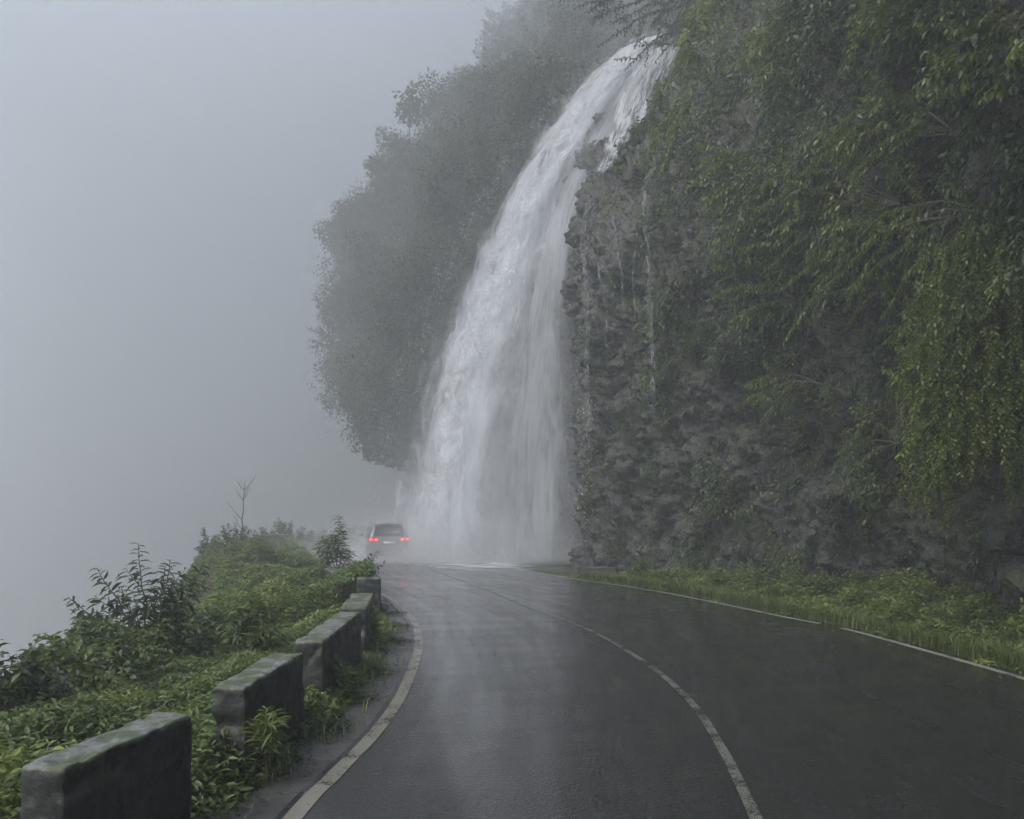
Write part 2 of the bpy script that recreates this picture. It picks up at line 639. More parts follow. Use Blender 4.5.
def line(name, c, half, z, mat, y0, y1):
    sel = (c[:, 1] > y0) & (c[:, 1] < y1)
    cc = spline(c[sel][::2], 400)
    wob = (.0 * np.sin(np.arange(400) * .7) + .005 * np.sin(np.arange(400) * .27))[:, None]
    return strip(name, offs(cc, -half) + wob * [.25, 0], offs(cc, half) - wob * [.25, 0], z, mat, 2)


line('left_edge_line', Lc, .064, .006, M['paint_left'], -6, 60)
line('centre_line', Mc, .042, .006, M['paint_mid'], -6, 60)
line('right_edge_line', Rc, .06, .006, M['paint_right'], -6, 14.0)
line('right_edge_line', Rc, .06, .006, M['paint_right'], 14.5, 26)

# ------------------------------------------------------------------ terrain sheet
def bank_edge(y):
    """how far left the roadside bank reaches before it drops into the valley"""
    return np.interp(y, [-20, 3, 6, 9, 13.5, 18, 24, 30, 36, 40, 46, 60, 90, 130], [-5.0, -4.7, -5.5, -5.7, -5.6, -6.3, -8.6, -11.1, -13.4, -13.4, -11.5, -12, -13.5, -21])


def terrain_z(x, y):
    xl = at_y(Lc, y)
    e = bank_edge(y) + .45 * fbm(np.stack([x * .1, y * .35, 0 * x], -1), 3, 5)
    t = np.clip((xl - 1.15 - x) / np.maximum(xl - 1.15 - e, .5), 0, 1)      # 0 at shoulder, 1 at the brink
    z = -.03 + 0 * x
    lift = np.interp(y, [3, 12, 20, 30, 40], [.03, .06, .15, .25, .1])
    z = np.where(x < xl - .6, -.03 + lift * np.sin(np.clip(t, 0, 1) * 2.4) + (.12 * fbm(np.stack([x * .7, y * .7, 0 * x], -1), 3, 8)) * np.clip(t * 4, 0, 1) - .25 * t * np.interp(y, [3, 12, 20], [1, .6, 0]), z)
    below = np.maximum(e - x, 0)
    z = z - np.where(below > 0, 42 * (1 - np.exp(-below * 1.15 / 42)), 0) + np.where(below > 1, 1.5 * fbm(np.stack([x * .12, y * .12, 0 * x], -1), 4, 3), 0) * np.clip(below / 8, 0, 1)
    return z


xs = np.unique(np.concatenate([np.linspace(-310, -60, 40), np.linspace(-60, -18, 60), np.arange(-18, 12, .22), np.linspace(12, 60, 12), np.linspace(60, 310, 10)]))
ys = np.unique(np.concatenate([np.linspace(-105, -12, 20), np.arange(-12, 50, .3), np.linspace(50, 120, 60), np.linspace(120, 385, 40)]))
X, Y = np.meshgrid(xs, ys)
Z = terrain_z(X, Y)
idx = np.arange(X.size).reshape(X.shape)
m = MB()
m.add(np.stack([X, Y, Z], -1), f4=np.stack([idx[:-1, :-1], idx[:-1, 1:], idx[1:, 1:], idx[1:, :-1]], -1).reshape(-1, 4))
tag(m.build('ground', M['soil'], smooth=True), kind='structure')

# ------------------------------------------------------------------ cliff
# stations along the cliff foot; nine heights each (foot ... plateau)
K = 1.15


def T(p):
    return (p[0] * K, p[1] * K, HC + (p[2] - 1.6) * K)


def stn(pts):
    return [T(p) for p in pts]


st_ = [
    stn([(10, -16, -1), (9.6, -16, 2), (9, -16, 5), (8.5, -16, 8), (8.5, -16, 12), (10, -16, 17), (13, -16, 22), (18, -15, 28), (32, -12, 42)]),
    stn([(9, 0, -1), (8.7, 0, 2), (8.1, 0, 5), (7.6, 0, 8), (7.6, 0, 12), (9, 0, 17), (12, 1, 22), (17, 2, 28), (32, 4, 42)]),
    stn([(8.5, 9, -1), (8.0, 9, 2), (7.0, 9, 5), (6.3, 9, 8), (6.3, 9.5, 12), (7.8, 10, 17), (10, 11, 22), (15, 12, 28), (30, 14, 42)]),
    stn([(8.4, 13, -1), (8.1, 13, 2), (7.5, 13, 5), (6.7, 13, 8), (6.9, 13.5, 12), (8.0, 14.5, 17), (10, 16, 22), (14, 17, 28), (30, 20, 42)]),
    stn([(7.3, 16.5, -1), (7.1, 16.5, 2), (6.8, 16.4, 5), (6.2, 16.3, 8), (6.4, 17, 12), (7.6, 18.5, 17), (9.6, 20, 22), (13, 22, 28), (29, 25, 42)]),
    stn([(5.3, 20, -1), (5.2, 20, 2), (5.0, 20, 5), (4.5, 19.8, 7.6), (4.9, 20.5, 12), (6.4, 22, 17), (8.5, 24, 22), (12, 26, 28), (27, 30, 42)]),
    stn([(3.3, 23.5, -1), (3.2, 23.5, 2), (3.1, 23.5, 5), (2.95, 23.4, 8.5), (3.9, 24.6, 12.3), (6.3, 27.5, 17), (8.2, 29.8, 20.6), (11, 31, 28), (25, 34, 42)]),
    stn([(2.5, 25.8, -1), (2.4, 25.8, 2), (2.3, 25.8, 5), (2.15, 25.8, 9), (2.6, 26.2, 12.4), (4.6, 28.6, 14.5), (7.6, 31.0, 20.4), (10, 33, 25), (24, 37, 42)]),
    stn([(2.6, 28, -1), (2.6, 28, 2), (2.5, 28, 5), (2.4, 28, 9), (2.9, 28.6, 12.0), (4.2, 30.2, 15), (5.8, 32.4, 20.2), (9, 34.5, 24.5), (23, 40, 42)]),
    stn([(2.4, 31, -1), (2.4, 31, 2), (2.3, 31, 5), (2.1, 31, 9), (2.1, 31.5, 13), (2.6, 32.4, 17), (4.0, 34, 20.4), (7.5, 37, 24.5), (21, 43, 42)]),
    stn([(1.6, 35, -1), (1.4, 35, 2), (.8, 34.6, 5), (.3, 34.3, 9), (.2, 34.4, 13), (.8, 35, 17), (2.4, 36, 21), (5.2, 39, 25), (18, 46, 42)]),
    stn([(.4, 39, -1), (-.6, 39, 2.2), (-4.8, 39.5, 4.2), (-5.5, 39, 7.4), (-5.4, 39, 11.5), (-4.6, 39.2, 16), (-2.9, 40, 20.4), (-.6, 42, 23.6), (18, 62, 58)]),
    stn([(-.6, 43, -1), (-1.6, 43, 3.2), (-7.5, 43.6, 5.0), (-8.7, 43.4, 8.0), (-9.0, 43.4, 12), (-8.8, 43.6, 15.5), (-7.4, 44, 19.2), (-3.8, 45.4, 22.8), (12, 70, 60)]),
    stn([(-1, 47, -1), (-1.8, 47, 3.4), (-8.2, 47, 7), (-9.7, 46.8, 10), (-10.1, 46.6, 13), (-9.6, 46.6, 16.5), (-8.3, 47, 19.6), (-4.8, 48.5, 23.4), (11, 74, 62)]),
    stn([(-1.2, 55, -1), (-2, 55, 3.4), (-6, 55, 7), (-8, 55, 10), (-8.4, 55, 13), (-8, 55, 17), (-6.6, 55, 21), (-3, 56, 24), (11, 82, 64)]),
    stn([(-2, 85, -1), (-3, 85, 3.4), (-5, 85, 7), (-6, 85, 10), (-6, 85, 13), (-5, 85, 17), (-3, 85, 21), (1, 86, 26), (14, 112, 66)]),
]
CT = np.array(st_)                      # (16, 9, 3)


def refine(A, counts):
    """Catmull-Rom upsampling along axis 0"""
    m = len(A)
    out = []
    for i in range(m - 1):
        p0, p1, p2, p3 = A[max(i - 1, 0)], A[i], A[i + 1], A[min(i + 2, m - 1)]
        for f in np.linspace(0, 1, counts[i], endpoint=False):
            out.append(.5 * ((2 * p1) + (-p0 + p2) * f + (2 * p0 - 5 * p1 + 4 * p2 - p3) * f * f + (-p0 + 3 * p1 - 3 * p2 + p3) * f ** 3))
    out.append(A[-1])
    return np.array(out)


A = refine(CT, [12, 40, 60, 60, 60, 50, 40, 40, 36, 40, 46, 46, 36, 30, 16])
A = np.swapaxes(refine(np.swapaxes(A, 0, 1), [44, 52, 50, 50, 50, 44, 36, 30]), 0, 1)
ns, ntt = A.shape[:2]
du = np.gradient(A, axis=0)
dv = np.gradient(A, axis=1)
NRM = norm(np.cross(dv, du))            # outward (towards the road)
if NRM[:, :200, 0].mean() > 0:
    NRM = -NRM
w1f1, w1f2, w1c, w1t = worley(A * np.array([.55, .55, .38]), 11)
w2f1, w2f2, w2c, w2t = worley(A @ np.array([[1, 0, .3], [0, 1, .2], [-.45, -.2, 1.0]]) * np.array([2.3, 2.3, .85]) + .3 * fbm(A * 1.3, 2, 4)[..., None], 23)
w3f1, w3f2, w3c, w3t = worley(A * 4.2, 31)
disp = .75 * fbm(A * .22, 4, 2) + .42 * (w1c - .5) - .18 * np.clip(.22 - (w1f2 - w1f1), 0, .2) * 3 \
    + .9 * w1t + .15 * (w2c - .5) + .62 * w2t + .36 * w3t - .35 * np.clip(.12 - (w2f2 - w2f1), 0, .12) * 2 + .07 * (w3c - .5) + .06 * fbm(A * 3.0, 4, 41)
disp = disp + np.clip((A[..., 1] - 40) / 5, 0, 1) * (1.7 * fbm(A * .30 + 3, 3, 91) + .6 * fbm(A * .8, 2, 92))
fade = np.clip(np.arange(ntt) / 12, 0, 1)[None]
CL = A + NRM * (disp * (.4 + .6 * fade))[..., None]
idx = np.arange(ns * ntt).reshape(ns, ntt)
m = MB()
m.add(CL, f4=np.stack([idx[:-1, :-1], idx[1:, :-1], idx[1:, 1:], idx[:-1, 1:]], -1).reshape(-1, 4))
# plateau behind the top edge
top = CL[:, -1]
far = top + np.array([60, 10, 6.0])
m.add(np.stack([top, far], 1), f4=[[2 * i, 2 * i + 2, 2 * i + 3, 2 * i + 1] for i in range(ns - 1)])
cliff = tag(m.build('cliff', M['rock'], smooth=False), kind='structure')

# foliage mask over the cliff grid (leaf cover 0..1)
gd = np.gradient(CL, axis=0)
gv = np.gradient(CL, axis=1)
AREA = np.linalg.norm(np.cross(gd, gv), axis=-1)
zz = CL[..., 2]
yy = CL[..., 1]
xx = CL[..., 0]
patch = fbm(CL * .35, 4, 77)
patch2 = fbm(CL * 1.1, 3, 99)
lowline = np.interp(yy, [0, 12, 15, 18, 22, 26, 30, 34, 38, 44, 60], [3.0, 2.8, 4.6, 6.2, 7.0, 7.6, 12.6, 30, 30, 3.0, 3.0])
lowline = np.where((yy > 36.5) & (xx < 1.2), 3.6, lowline)                  # the far wall is green all over
cover = np.clip((zz - lowline + 2.6 * patch + 1.2 * patch2) / 1.2, 0, 1)
cover = np.maximum(cover, np.where((patch + .5 * patch2 > .12) & (zz > .8) & (yy < 31), .55, 0) * np.clip((patch + .5 * patch2 - .12) * 6, 0, 1))
# the bed of the waterfall stays bare
wet = (yy > 29.5) & (yy < 45) & (xx > -4.2 + (yy - 38) * -.0) & (xx < 9.4) & (zz < 24.6)
pxx = 512 + FP * xx / np.maximum(yy, 1)
pyy = HY - FP * (zz - HC) / np.maximum(yy, 1)
edge = np.interp(pyy, [0, 60, 115, 180, 240, 310, 375, 440, 520], [630, 596, 556, 516, 484, 456, 430, 410, 396])
redge = np.interp(pyy, [0, 30, 60, 110, 150, 180, 190, 600], [720, 694, 680, 665, 650, 640, 585, 585])
bed = (yy > 29.0) & (pxx > edge) & (pxx < redge)
cover = np.where(bed, 0, cover)
butt = (yy > 24.5) & (yy < 33) & (pxx > 570) & (pxx < 668) & (pyy > 172)
cover = np.where(butt, cover * np.clip((patch2 - .12) * 3, 0, .3), cover)


def cliff_sample(n, weight, seed):
    r = np.random.default_rng(seed)
    wgt = (AREA * weight).ravel()
    tot = wgt.sum()
    pick = np.searchsorted(np.cumsum(wgt), r.random(n) * tot)
    pick = np.minimum(pick, wgt.size - 1)
    p = CL.reshape(-1, 3)[pick] + r.normal(0, .06, (n, 3))
    return p, NRM.reshape(-1, 3)[pick], pick


def cliff_leaves(mb, n, weight, L, seed, bulge=.55, aspect=.55, bright=.0, detail=False, sc=1.3):
    if seed < 115:
        weight = weight * np.clip(.12 + 1.9 * (.22 + fbm(CL * np.array([.55, .55, .5]), 3, 57)), .07, 1)
    p, nn, pick = cliff_sample(n, weight, seed)
    r = np.random.default_rng(seed + 1)
    b1 = np.clip(.5 + 1.3 * fbm(p * np.array([sc, sc, sc * .8]), 3, 51), 0, 1)       # leaf clumps stand out of the wall
    dep = r.random(n) ** .6
    p = p + nn * (bulge * b1 * dep)[:, None] + np.array([0, 0, -.25]) * (b1 * dep)[:, None]
    dr = norm(np.array([0, 0, -.75]) + nn * .55 + r.normal(0, .45, (n, 3)))
    nm = norm(nn * .7 + np.array([0, 0, .6]) + r.normal(0, .35, (n, 3)))
    mossy_ = .22 * np.exp(-((p[:, 1] - 27) / 3.2) ** 2) * (p[:, 2] > 9) if seed < 115 else 0
    tone = np.clip(.22 + mossy_ + .7 * fbm(p * .45, 3, 61) + .35 * (b1 - .5) + r.normal(0, .13, n) + bright, 0, 1)
    l = L * r.uniform(.55, 1.35, n)
    mb.leaves(p, dr, nm, l, l * aspect, tone, detail)


near = (yy > 9) & (yy < 25)
m = MB()
cliff_leaves(m, 250000, cover * near, .12, 101, 1.15, sc=.8)
cliff_leaves(m, 70000, cover * near * (patch2 > .0), .145, 105, 1.4, .5, .22, sc=.8)
cliff_leaves(m, 110000, cover * ((yy >= 25) & (yy < 36.5)), .17, 111, .6, .5, .12)
# short mosses and ferns in the rock's cracks
fern = np.where((zz > .4) & (zz < 9) & (yy > 10) & (yy < 29.5) & ~bed, np.clip((patch2 + .15) * 2.2, 0, 1) ** 2 * .5 + .02, 0)
fern = np.where(butt, fern * .35, fern)
cliff_leaves(m, 75000, fern, .095, 121, .28, .4, .05)
tag(m.build('cliff_foliage', M['leaf_cliff']), kind='stuff')
m = MB()
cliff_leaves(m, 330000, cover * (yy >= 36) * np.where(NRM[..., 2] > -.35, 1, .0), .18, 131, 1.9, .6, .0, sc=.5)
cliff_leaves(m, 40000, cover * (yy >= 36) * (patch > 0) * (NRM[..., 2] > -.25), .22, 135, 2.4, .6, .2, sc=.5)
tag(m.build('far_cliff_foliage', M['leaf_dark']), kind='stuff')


# ------------------------------------------------------------------ plants: shrubs made of arching stems with leaves
def stem_curve(a, bb, sag, n=9, wob=.03, r=None):
    r = r or rng
    a, bb = np.asarray(a, float), np.asarray(bb, float)
    t = np.linspace(0, 1, n)[:, None]
    L = np.linalg.norm(bb - a)
    c = a + (bb - a) * t + np.array([0, 0, 1.0]) * (sag * L * 4 * t * (1 - t))
    w_ = r.normal(0, wob * L, (n, 3)) * np.sin(t * np.pi) * .6
    return c + w_


def leafy(mb, c, L, W, per_m, r, tone=.5, t0=.25, spread=.8, droop=.4, detail=True, whorl=False):
    """leaves along a stem curve"""
    seg = np.linalg.norm(np.diff(c, axis=0), axis=1)
    s = np.concatenate([[0], np.cumsum(seg)])
    n = max(3, int(s[-1] * per_m))
    u = np.linspace(t0, 1, n) * s[-1]
    p = np.stack([np.interp(u, s, c[:, k]) for k in range(3)], -1)
    tg = norm(np.stack([np.interp(u, s[:-1] + seg / 2, (np.diff(c, axis=0) / seg[:, None])[:, k]) for k in range(3)], -1))
    a1 = norm(np.cross(tg, np.array([.13, .21, 1.0])))
    a2 = np.cross(tg, a1)
    ph = np.arange(n) * 2.4 + r.random() * 6
    out = a1 * np.cos(ph)[:, None] + a2 * np.sin(ph)[:, None]
    dr = norm(out * spread + tg * .55 + np.array([0, 0, -droop]) + r.normal(0, .15, (n, 3)))
    nm = norm(np.array([0, 0, 1.0]) + r.normal(0, .3, (n, 3)) + out * .2)
    l = L * r.uniform(.7, 1.2, n) * np.interp(u / s[-1], [0, .85, 1], [1, 1, .65])
    mb.leaves(p, dr, nm, l, W / L * l, np.clip(tone + .22 * (u / s[-1] - .4) + r.normal(0, .12, n), 0, 1), detail)


def shrub(name, base, tips, label, cat, group=None, L=.12, W=.045, per_m=38, leaf='leaf_shrub', tone=.5, side=3, droop=.4, sag=.0, rr=.012, seed=1, bark='stem', side_len=.33, t0=.3, detail=True, side_up=.25):
    """base in world; tips relative to base; each main stem carries side twigs; parts: stem (one branching body) and foliage"""
    r = np.random.default_rng(seed)
    root = tag(empty(name, base), label, cat, group)
    ms, mf = MB(), MB()
    for tp in tips:
        tp = np.asarray(tp, float)
        c = stem_curve((r.normal(0, .02), r.normal(0, .02), -.08), tp, sag, 9, .03, r)
        ll = np.linalg.norm(tp)
        ms.tube(c, np.linspace(rr * 1.0, rr * .3, 9), 5)
        leafy(mf, c, L, W, per_m, r, tone, .35, droop=droop, detail=detail)
        for q in range(side):
            f = r.uniform(t0, .85)
            k0 = c[int(f * 8)]
            tg = norm(c[min(int(f * 8) + 1, 8)] - k0)
            dd = norm(tg * .7 + r.normal(0, .6, 3) + np.array([0, 0, side_up]))
            c2 = stem_curve(k0, k0 + dd * ll * side_len * r.uniform(.6, 1.2), -.05 + sag, 6, .03, r)
            ms.tube(c2, np.linspace(rr * .5, rr * .2, 6), 4)
            leafy(mf, c2, L, W, per_m, r, tone, .15, droop=droop, detail=detail)
    ms.build('stem', M[bark], root)
    mf.build('foliage', M[leaf], root)
    return root


def crown_tree(name, base, hgt, lean, cr, label, group=None, L=.28, n=2600, seed=1, leaf='leaf_dark', nl=7, flat=.8, tr=.09):
    """tree: tapered trunk with limbs (one mesh) and a crown of leaf clumps"""
    r = np.random.default_rng(seed)
    root = tag(empty(name, base), label, 'tree', group)
    mt, mc = MB(), MB()
    topp = np.array([lean[0], lean[1], hgt])
    c = stem_curve((0, 0, -.5), topp, 0, 8, .03, r)
    mt.tube(c, np.linspace(tr, tr * .35, 8), 6)
    cl = []
    for q in range(nl):
        f = r.uniform(.45, 1)
        a = c[int(f * 7)]
        ang = q * 2.4 + r.random()
        e_ = a + np.array([math.cos(ang), math.sin(ang), r.uniform(-.05, .75)]) * cr * r.uniform(.55, 1.05)
        cc = stem_curve(a, e_, .08, 6, .05, r)
        mt.tube(cc, np.linspace(tr * .4, tr * .12, 6), 5)
        cl += [(e_, cr * r.uniform(.26, .44)), (cc[3], cr * r.uniform(.2, .34))]
    for (p0, rad_) in cl:
        kk = int(n * (rad_ / cr) ** 2 * .7)
        q = norm(r.normal(0, 1, (kk, 3))) * (r.random(kk) ** .4)[:, None] * rad_ * np.array([1, 1, flat])
        lump = 1 + .35 * fbm(norm(q) * 2.2 + p0, 2, seed)[:, None]
        pp = p0 + q * lump
        mc.leaves(pp, norm(q + r.normal(0, .5, (kk, 3)) + [0, 0, -.5]), norm(r.normal(0, .5, (kk, 3)) + [0, 0, 1]), L * r.uniform(.5, 1.2, kk), L * .5, np.clip(.4 + r.normal(0, .15, kk) + q[:, 2] / rad_ * .12, 0, 1))
    mt.build('trunk', M['bark'], root)
    mc.build('crown', M[leaf], root)
    return root


# far cliff silhouette trees
far_trees = [
    # px, py of crown centre, distance, crown radius, label
    (440, 98, 49, 2.0, 'misty tree standing highest on the left skyline of the far cliff'),
    (402, 138, 50, 1.8, 'broad misty tree on the far cliff edge just below the highest skyline tree'),
    (482, 76, 49, 1.7, 'faint tree on the far cliff top nearest to the head of the waterfall'),
    (362, 196, 51, 1.6, 'round headed tree leaning off the far cliff halfway down its edge'),
    (346, 215, 52, 1.5, 'small tree jutting from the leftmost bulge of the far cliff'),
    (384, 166, 50, 1.4, 'low dense tree between two larger ones on the sloping far skyline'),
    (520, 62, 50, 1.6, 'pale tree almost lost in fog above the waterfall edge'),
]
for q, (px, py, dd, cr, lab) in enumerate(far_trees):
    cr = cr * 1.3
    c = P(px, py, dd)
    crown_tree('cliff_tree', c + np.array([1.9, .3, -2.6]), 2.7, (-1.7, -.2), cr * 1.15, lab, 'trees on the edge of the far cliff', L=.26, n=3400, seed=200 + q)
# a thin airy tree reaching left out of the far wall
c = P(345, 330, 51)
shrub('leaning_tree', c + np.array([.6, 0, -1.2]), [(-2.4, 0, 2.2), (-3.0, -.2, 1.3), (-1.6, .3, 2.9), (-2.9, .1, .6), (-1.2, -.2, 3.4)], 'thin open tree reaching left out of the far cliff into the fog', 'tree', L=.30, W=.14, per_m=9, leaf='leaf_dark', tone=.3, side=5, rr=.05, seed=31, bark='bark', detail=False)
# tree over the head of the waterfall
r = np.random.default_rng(5)
root = tag(empty('overhanging_tree', P(735, -10, 34)), 'thin branched tree hanging over the head of the waterfall', 'tree')
mt, mf = MB(), MB()
b0 = np.zeros(3)
for tx, ty, td in [(575, 8, 33), (600, 45, 33), (655, 62, 33), (620, 20, 34), (690, 70, 33.5), (560, -20, 34), (640, -20, 32), (590, 20, 35), (625, 70, 33.5), (668, 40, 34.5)]:
    tp = P(tx, ty, td) - P(735, -10, 34)
    c = stem_curve(b0, tp, .07, 11, .03, r)
    mt.tube(c, np.linspace(.10, .012, 11), 5)
    leafy(mf, c, .2, .09, 9, r, .3, .35, detail=False)
    for q in range(11):
        k0 = c[r.integers(3, 10)]
        e_ = k0 + norm(np.array([-.6, 0, -.15]) + r.normal(0, .6, 3)) * r.uniform(.5, 1.5)
        c2 = stem_curve(k0, e_, .03, 6, .06, r)
        mt.tube(c2, np.linspace(.018, .006, 6), 4)
        leafy(mf, c2, .18, .085, 14, r, .3, .2, detail=False)
mt.build('trunk', M['bark'], root)
mf.build('crown', M['leaf_dark'], root)

# leafy branches arching off the near cliff
def surf_y(px, py, dflt):
    d2 = (pxx - px) ** 2 + (pyy - py) ** 2
    ok = (d2 < 60) & (yy > 5)
    return float(yy[ok].min()) if ok.any() else dflt


br = [
    # root px,py,d   tips px,py,d ...   size   label
    ((1040, 40, 15.5), [(960, 25, 13.2), (935, 60, 13), (925, 110, 13), (985, 100, 12.6), (1010, 60, 12.4), (915, 85, 13.6)], .15, 'large leaved bright branch at the top corner of the near cliff'),
    ((960, 130, 16.5), [(868, 98, 14.2), (842, 120, 14.4), (822, 146, 14.4), (885, 140, 14), (800, 175, 15), (850, 175, 14.6)], .12, 'yellow green branch reaching out below the top corner branch'),
    ((900, 200, 17), [(752, 190, 15.6), (735, 225, 15.6), (720, 255, 16), (780, 230, 15.2), (765, 270, 15.4), (800, 265, 15)], .12, 'drooping lit branch across the middle of the green cliff'),
    ((1000, 210, 16), [(830, 250, 14), (812, 285, 14), (795, 320, 14.4), (860, 285, 13.6), (845, 330, 14), (880, 320, 13.6)], .11, 'long sprays of small leaves left of the hanging vines'),
    ((790, 190, 21), [(700, 160, 18.8), (690, 185, 18.8), (712, 215, 19), (735, 175, 18.4), (696, 205, 19.4)], .15, 'bright shrub jutting from the cliff above the rock buttress'),
    ((830, 60, 20), [(742, 40, 18), (760, 70, 17.6), (725, 70, 18.6), (775, 30, 17.6), (745, 95, 18)], .15, 'leafy branch high on the cliff right of the waterfall head'),
    ((900, 0, 18), [(845, 25, 15.8), (850, 50, 15.4), (870, 10, 15.2), (880, 50, 15), (840, 70, 16)], .14, 'dark glossy branch near the top edge of the green cliff'),
    ((800, 300, 20), [(715, 270, 18), (708, 300, 18), (730, 320, 17.6), (740, 285, 17.4), (722, 335, 18.2)], .12, 'drooping shrub over the dark overhang beside the buttress'),
    ((1010, 300, 15.5), [(905, 310, 12.8), (880, 345, 13), (915, 360, 12.6), (895, 395, 13), (930, 330, 12.4)], .10, 'twiggy branch hanging just left of the thick vines'),
    ((820, 380, 20), [(745, 385, 18.2), (735, 410, 18.2), (760, 420, 18), (775, 395, 18)], .11, 'small fern like shrub on the grey rock face below the green'),
    ((900, 440, 18.5), [(842, 430, 17), (835, 455, 17), (860, 465, 16.8), (850, 410, 17)], .10, 'little bush clinging to the grey rock near the hanging vines'),
    ((700, 90, 27), [(648, 150, 25.6), (660, 175, 25.6), (676, 120, 25.4), (640, 165, 26.4)], .16, 'mossy bush on the green shoulder next to the upper cascade'),
]
for q, (a, tips, sz, lab) in enumerate(br):
    ds_ = [surf_y(min(t[0], 1015), max(t[1], 5), t[2]) for t in tips]
    tips = [P(t[0], t[1], dd_ - (1.25 + .15 * (i_ % 3))) for i_, (t, dd_) in enumerate(zip(tips, ds_))]
    base = P(a[0], a[1], min(min(ds_) + .6, surf_y(min(a[0], 1015), max(a[1], 5), a[2]) - .3))
    shrub('cliff_shrub', base, [t - base for t in tips], lab, 'shrub', 'leafy branches arching off the near cliff', L=sz, W=sz * .42, per_m=30, leaf='leaf_bright', tone=.42, side=7, droop=.75, sag=.12, rr=.016, seed=40 + q, bark='bark', side_len=.3, t0=.35, side_up=-.25)

# hanging vines: curtain at the right
vn = [((1040, 150), (1012, 470), 'thick vine curtain at the far right end of the cliff'),
      ((1015, 200), (978, 470), 'second bright vine clump from the right end'),
      ((990, 240), (955, 500), 'long vine clump hanging lowest, with a grassy tail'),
      ((970, 270), (932, 505), 'vine clump at the left rim of the curtain, above the dark recess'),
      ((1060, 330), (1030, 500), 'low vine clump cut by the right edge'),
      ((950, 310), (915, 440), 'thin outermost vine strands beside the bare rock')]
for q, (a, e_, lab) in enumerate(vn):
    r = np.random.default_rng(300 + q)
    d0 = 12.6 + .12 * q
    base = P(a[0], a[1], d0)
    root = tag(empty('hanging_vine', base), lab, 'vine', 'hanging vines on the near cliff')
    ms, mf = MB(), MB()
    for s_ in range(34 if q < 5 else 14):
        st0 = P(a[0] + r.normal(0, 20), a[1] + r.normal(20, 60), d0 + r.uniform(-.3, .9)) - base
        en = P(e_[0] + r.normal(0, 13), e_[1] - abs(r.normal(0, 75)) + 18, d0 - r.uniform(0, .8)) - base
        c = stem_curve(st0, en, .06, 12, .07, r)
        c[:, 0] -= .25 * np.sin(np.linspace(0, np.pi * .9, 12)) * r.uniform(.2, 1.2)
        ms.tube(c, np.linspace(.008, .003, 12), 4)
        leafy(mf, c, .10, .046, 42, r, .42 + r.normal(0, .12), .05, spread=1.5, droop=.55, detail=True)
    if q in (2, 3, 5):      # thin hanging grass at the rim
        for s_ in range(240):
            st0 = P(a[0] - 18 + r.normal(0, 16), r.uniform(a[1] + 60, e_[1] - 40), d0 + r.uniform(-.3, .4)) - base
            en = st0 + np.array([r.normal(-.05, .08), r.normal(-.1, .08), -r.uniform(.5, 1.3)])
            c = stem_curve(st0, en, .08, 6, .02, r)
            ms.tube(c, np.linspace(.005, .0015, 6), 3)
    ms.build('stem', M['stem'], root)
    mf.build('foliage', M['leaf_bright'], root)

# ------------------------------------------------------------------ left bank plants
def bank_points(n, y0, y1, seed, lo=-.5, powy=1.0, beyond=1.0):
    r = np.random.default_rng(seed)
    y = y0 + (y1 - y0) * r.random(n) ** powy
    xl = at_y(Lc, y) + lo
    xe = bank_edge(y) - beyond
    x = xe + (xl - xe) * r.random(n)
    return x, y, r


def ground_leaves(mb, x, y, r, L, h, aspect=.45, tone=.45, detail=False, zf=None, sc=1.0):
    n = len(x)
    z = terrain_z(x, y) if zf is None else zf(x, y)
    q = np.stack([x, y, 0 * x], -1)
    hb = np.clip(.5 + 1.2 * fbm(q * sc, 3, 71), .05, 1.1)
    top = h * hb
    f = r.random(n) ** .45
    p = np.stack([x, y, z + top * f], -1)
    ang = r.random(n) * 2 * np.pi
    el = r.normal(.1, .4, n)
    dr = np.stack([np.cos(ang) * np.cos(el), np.sin(ang) * np.cos(el), np.sin(el)], -1)
    nm = norm(np.array([0, 0, 1.0]) + r.normal(0, .35, (n, 3)))
    l = L * r.uniform(.55, 1.3, n)
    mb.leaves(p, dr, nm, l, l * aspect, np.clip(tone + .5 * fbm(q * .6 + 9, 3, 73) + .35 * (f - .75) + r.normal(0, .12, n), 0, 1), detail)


m = MB()
x, y, r = bank_points(110000, 2.5, 13, 401)
keep = x < at_y(Lc, y) - .5 - .12 * np.sin(y * 3) - .08 * np.sin(y * 7.3)
ground_leaves(m, x[keep], y[keep], r, .08, np.interp(x[keep] - at_y(Lc, y[keep]), [-3, -1.4, -.8, -.5], [.42, .56, .52, .07]), .36, .62, True)
r = np.random.default_rng(405)
n = 26000
y = r.uniform(4.5, 13.5, n)
x = bank_edge(y) + .15 + abs(r.normal(0, .55, n)) - .3
ground_leaves(m, x, y, r, .10, np.interp(y, [5, 9, 13], [.75, .75, .55]), .5, .38, True, sc=1.6)
x, y, r = bank_points(90000, 13, 26, 402)
x = np.maximum(x, bank_edge(y) - .3)
ground_leaves(m, x, y, r, .11, np.interp(x - at_y(Lc, y), [-3, -1.8, -.9, -.5], [.48, .6, .5, .06]), .42, .62)
x, y, r = bank_points(80000, 26, 44, 403, beyond=2)
ground_leaves(m, x, y, r, .16, np.interp(x - at_y(Lc, y), [-3, -1.8, -1, -.5], [.8, .7, .4, .1]), .5, .52)
x, y, r = bank_points(30000, 44, 70, 404, beyond=2)
ground_leaves(m, x, y, r, .28, 1.0, .5, .4)
tag(m.build('bank_undergrowth', M['leaf_bank']), kind='stuff')

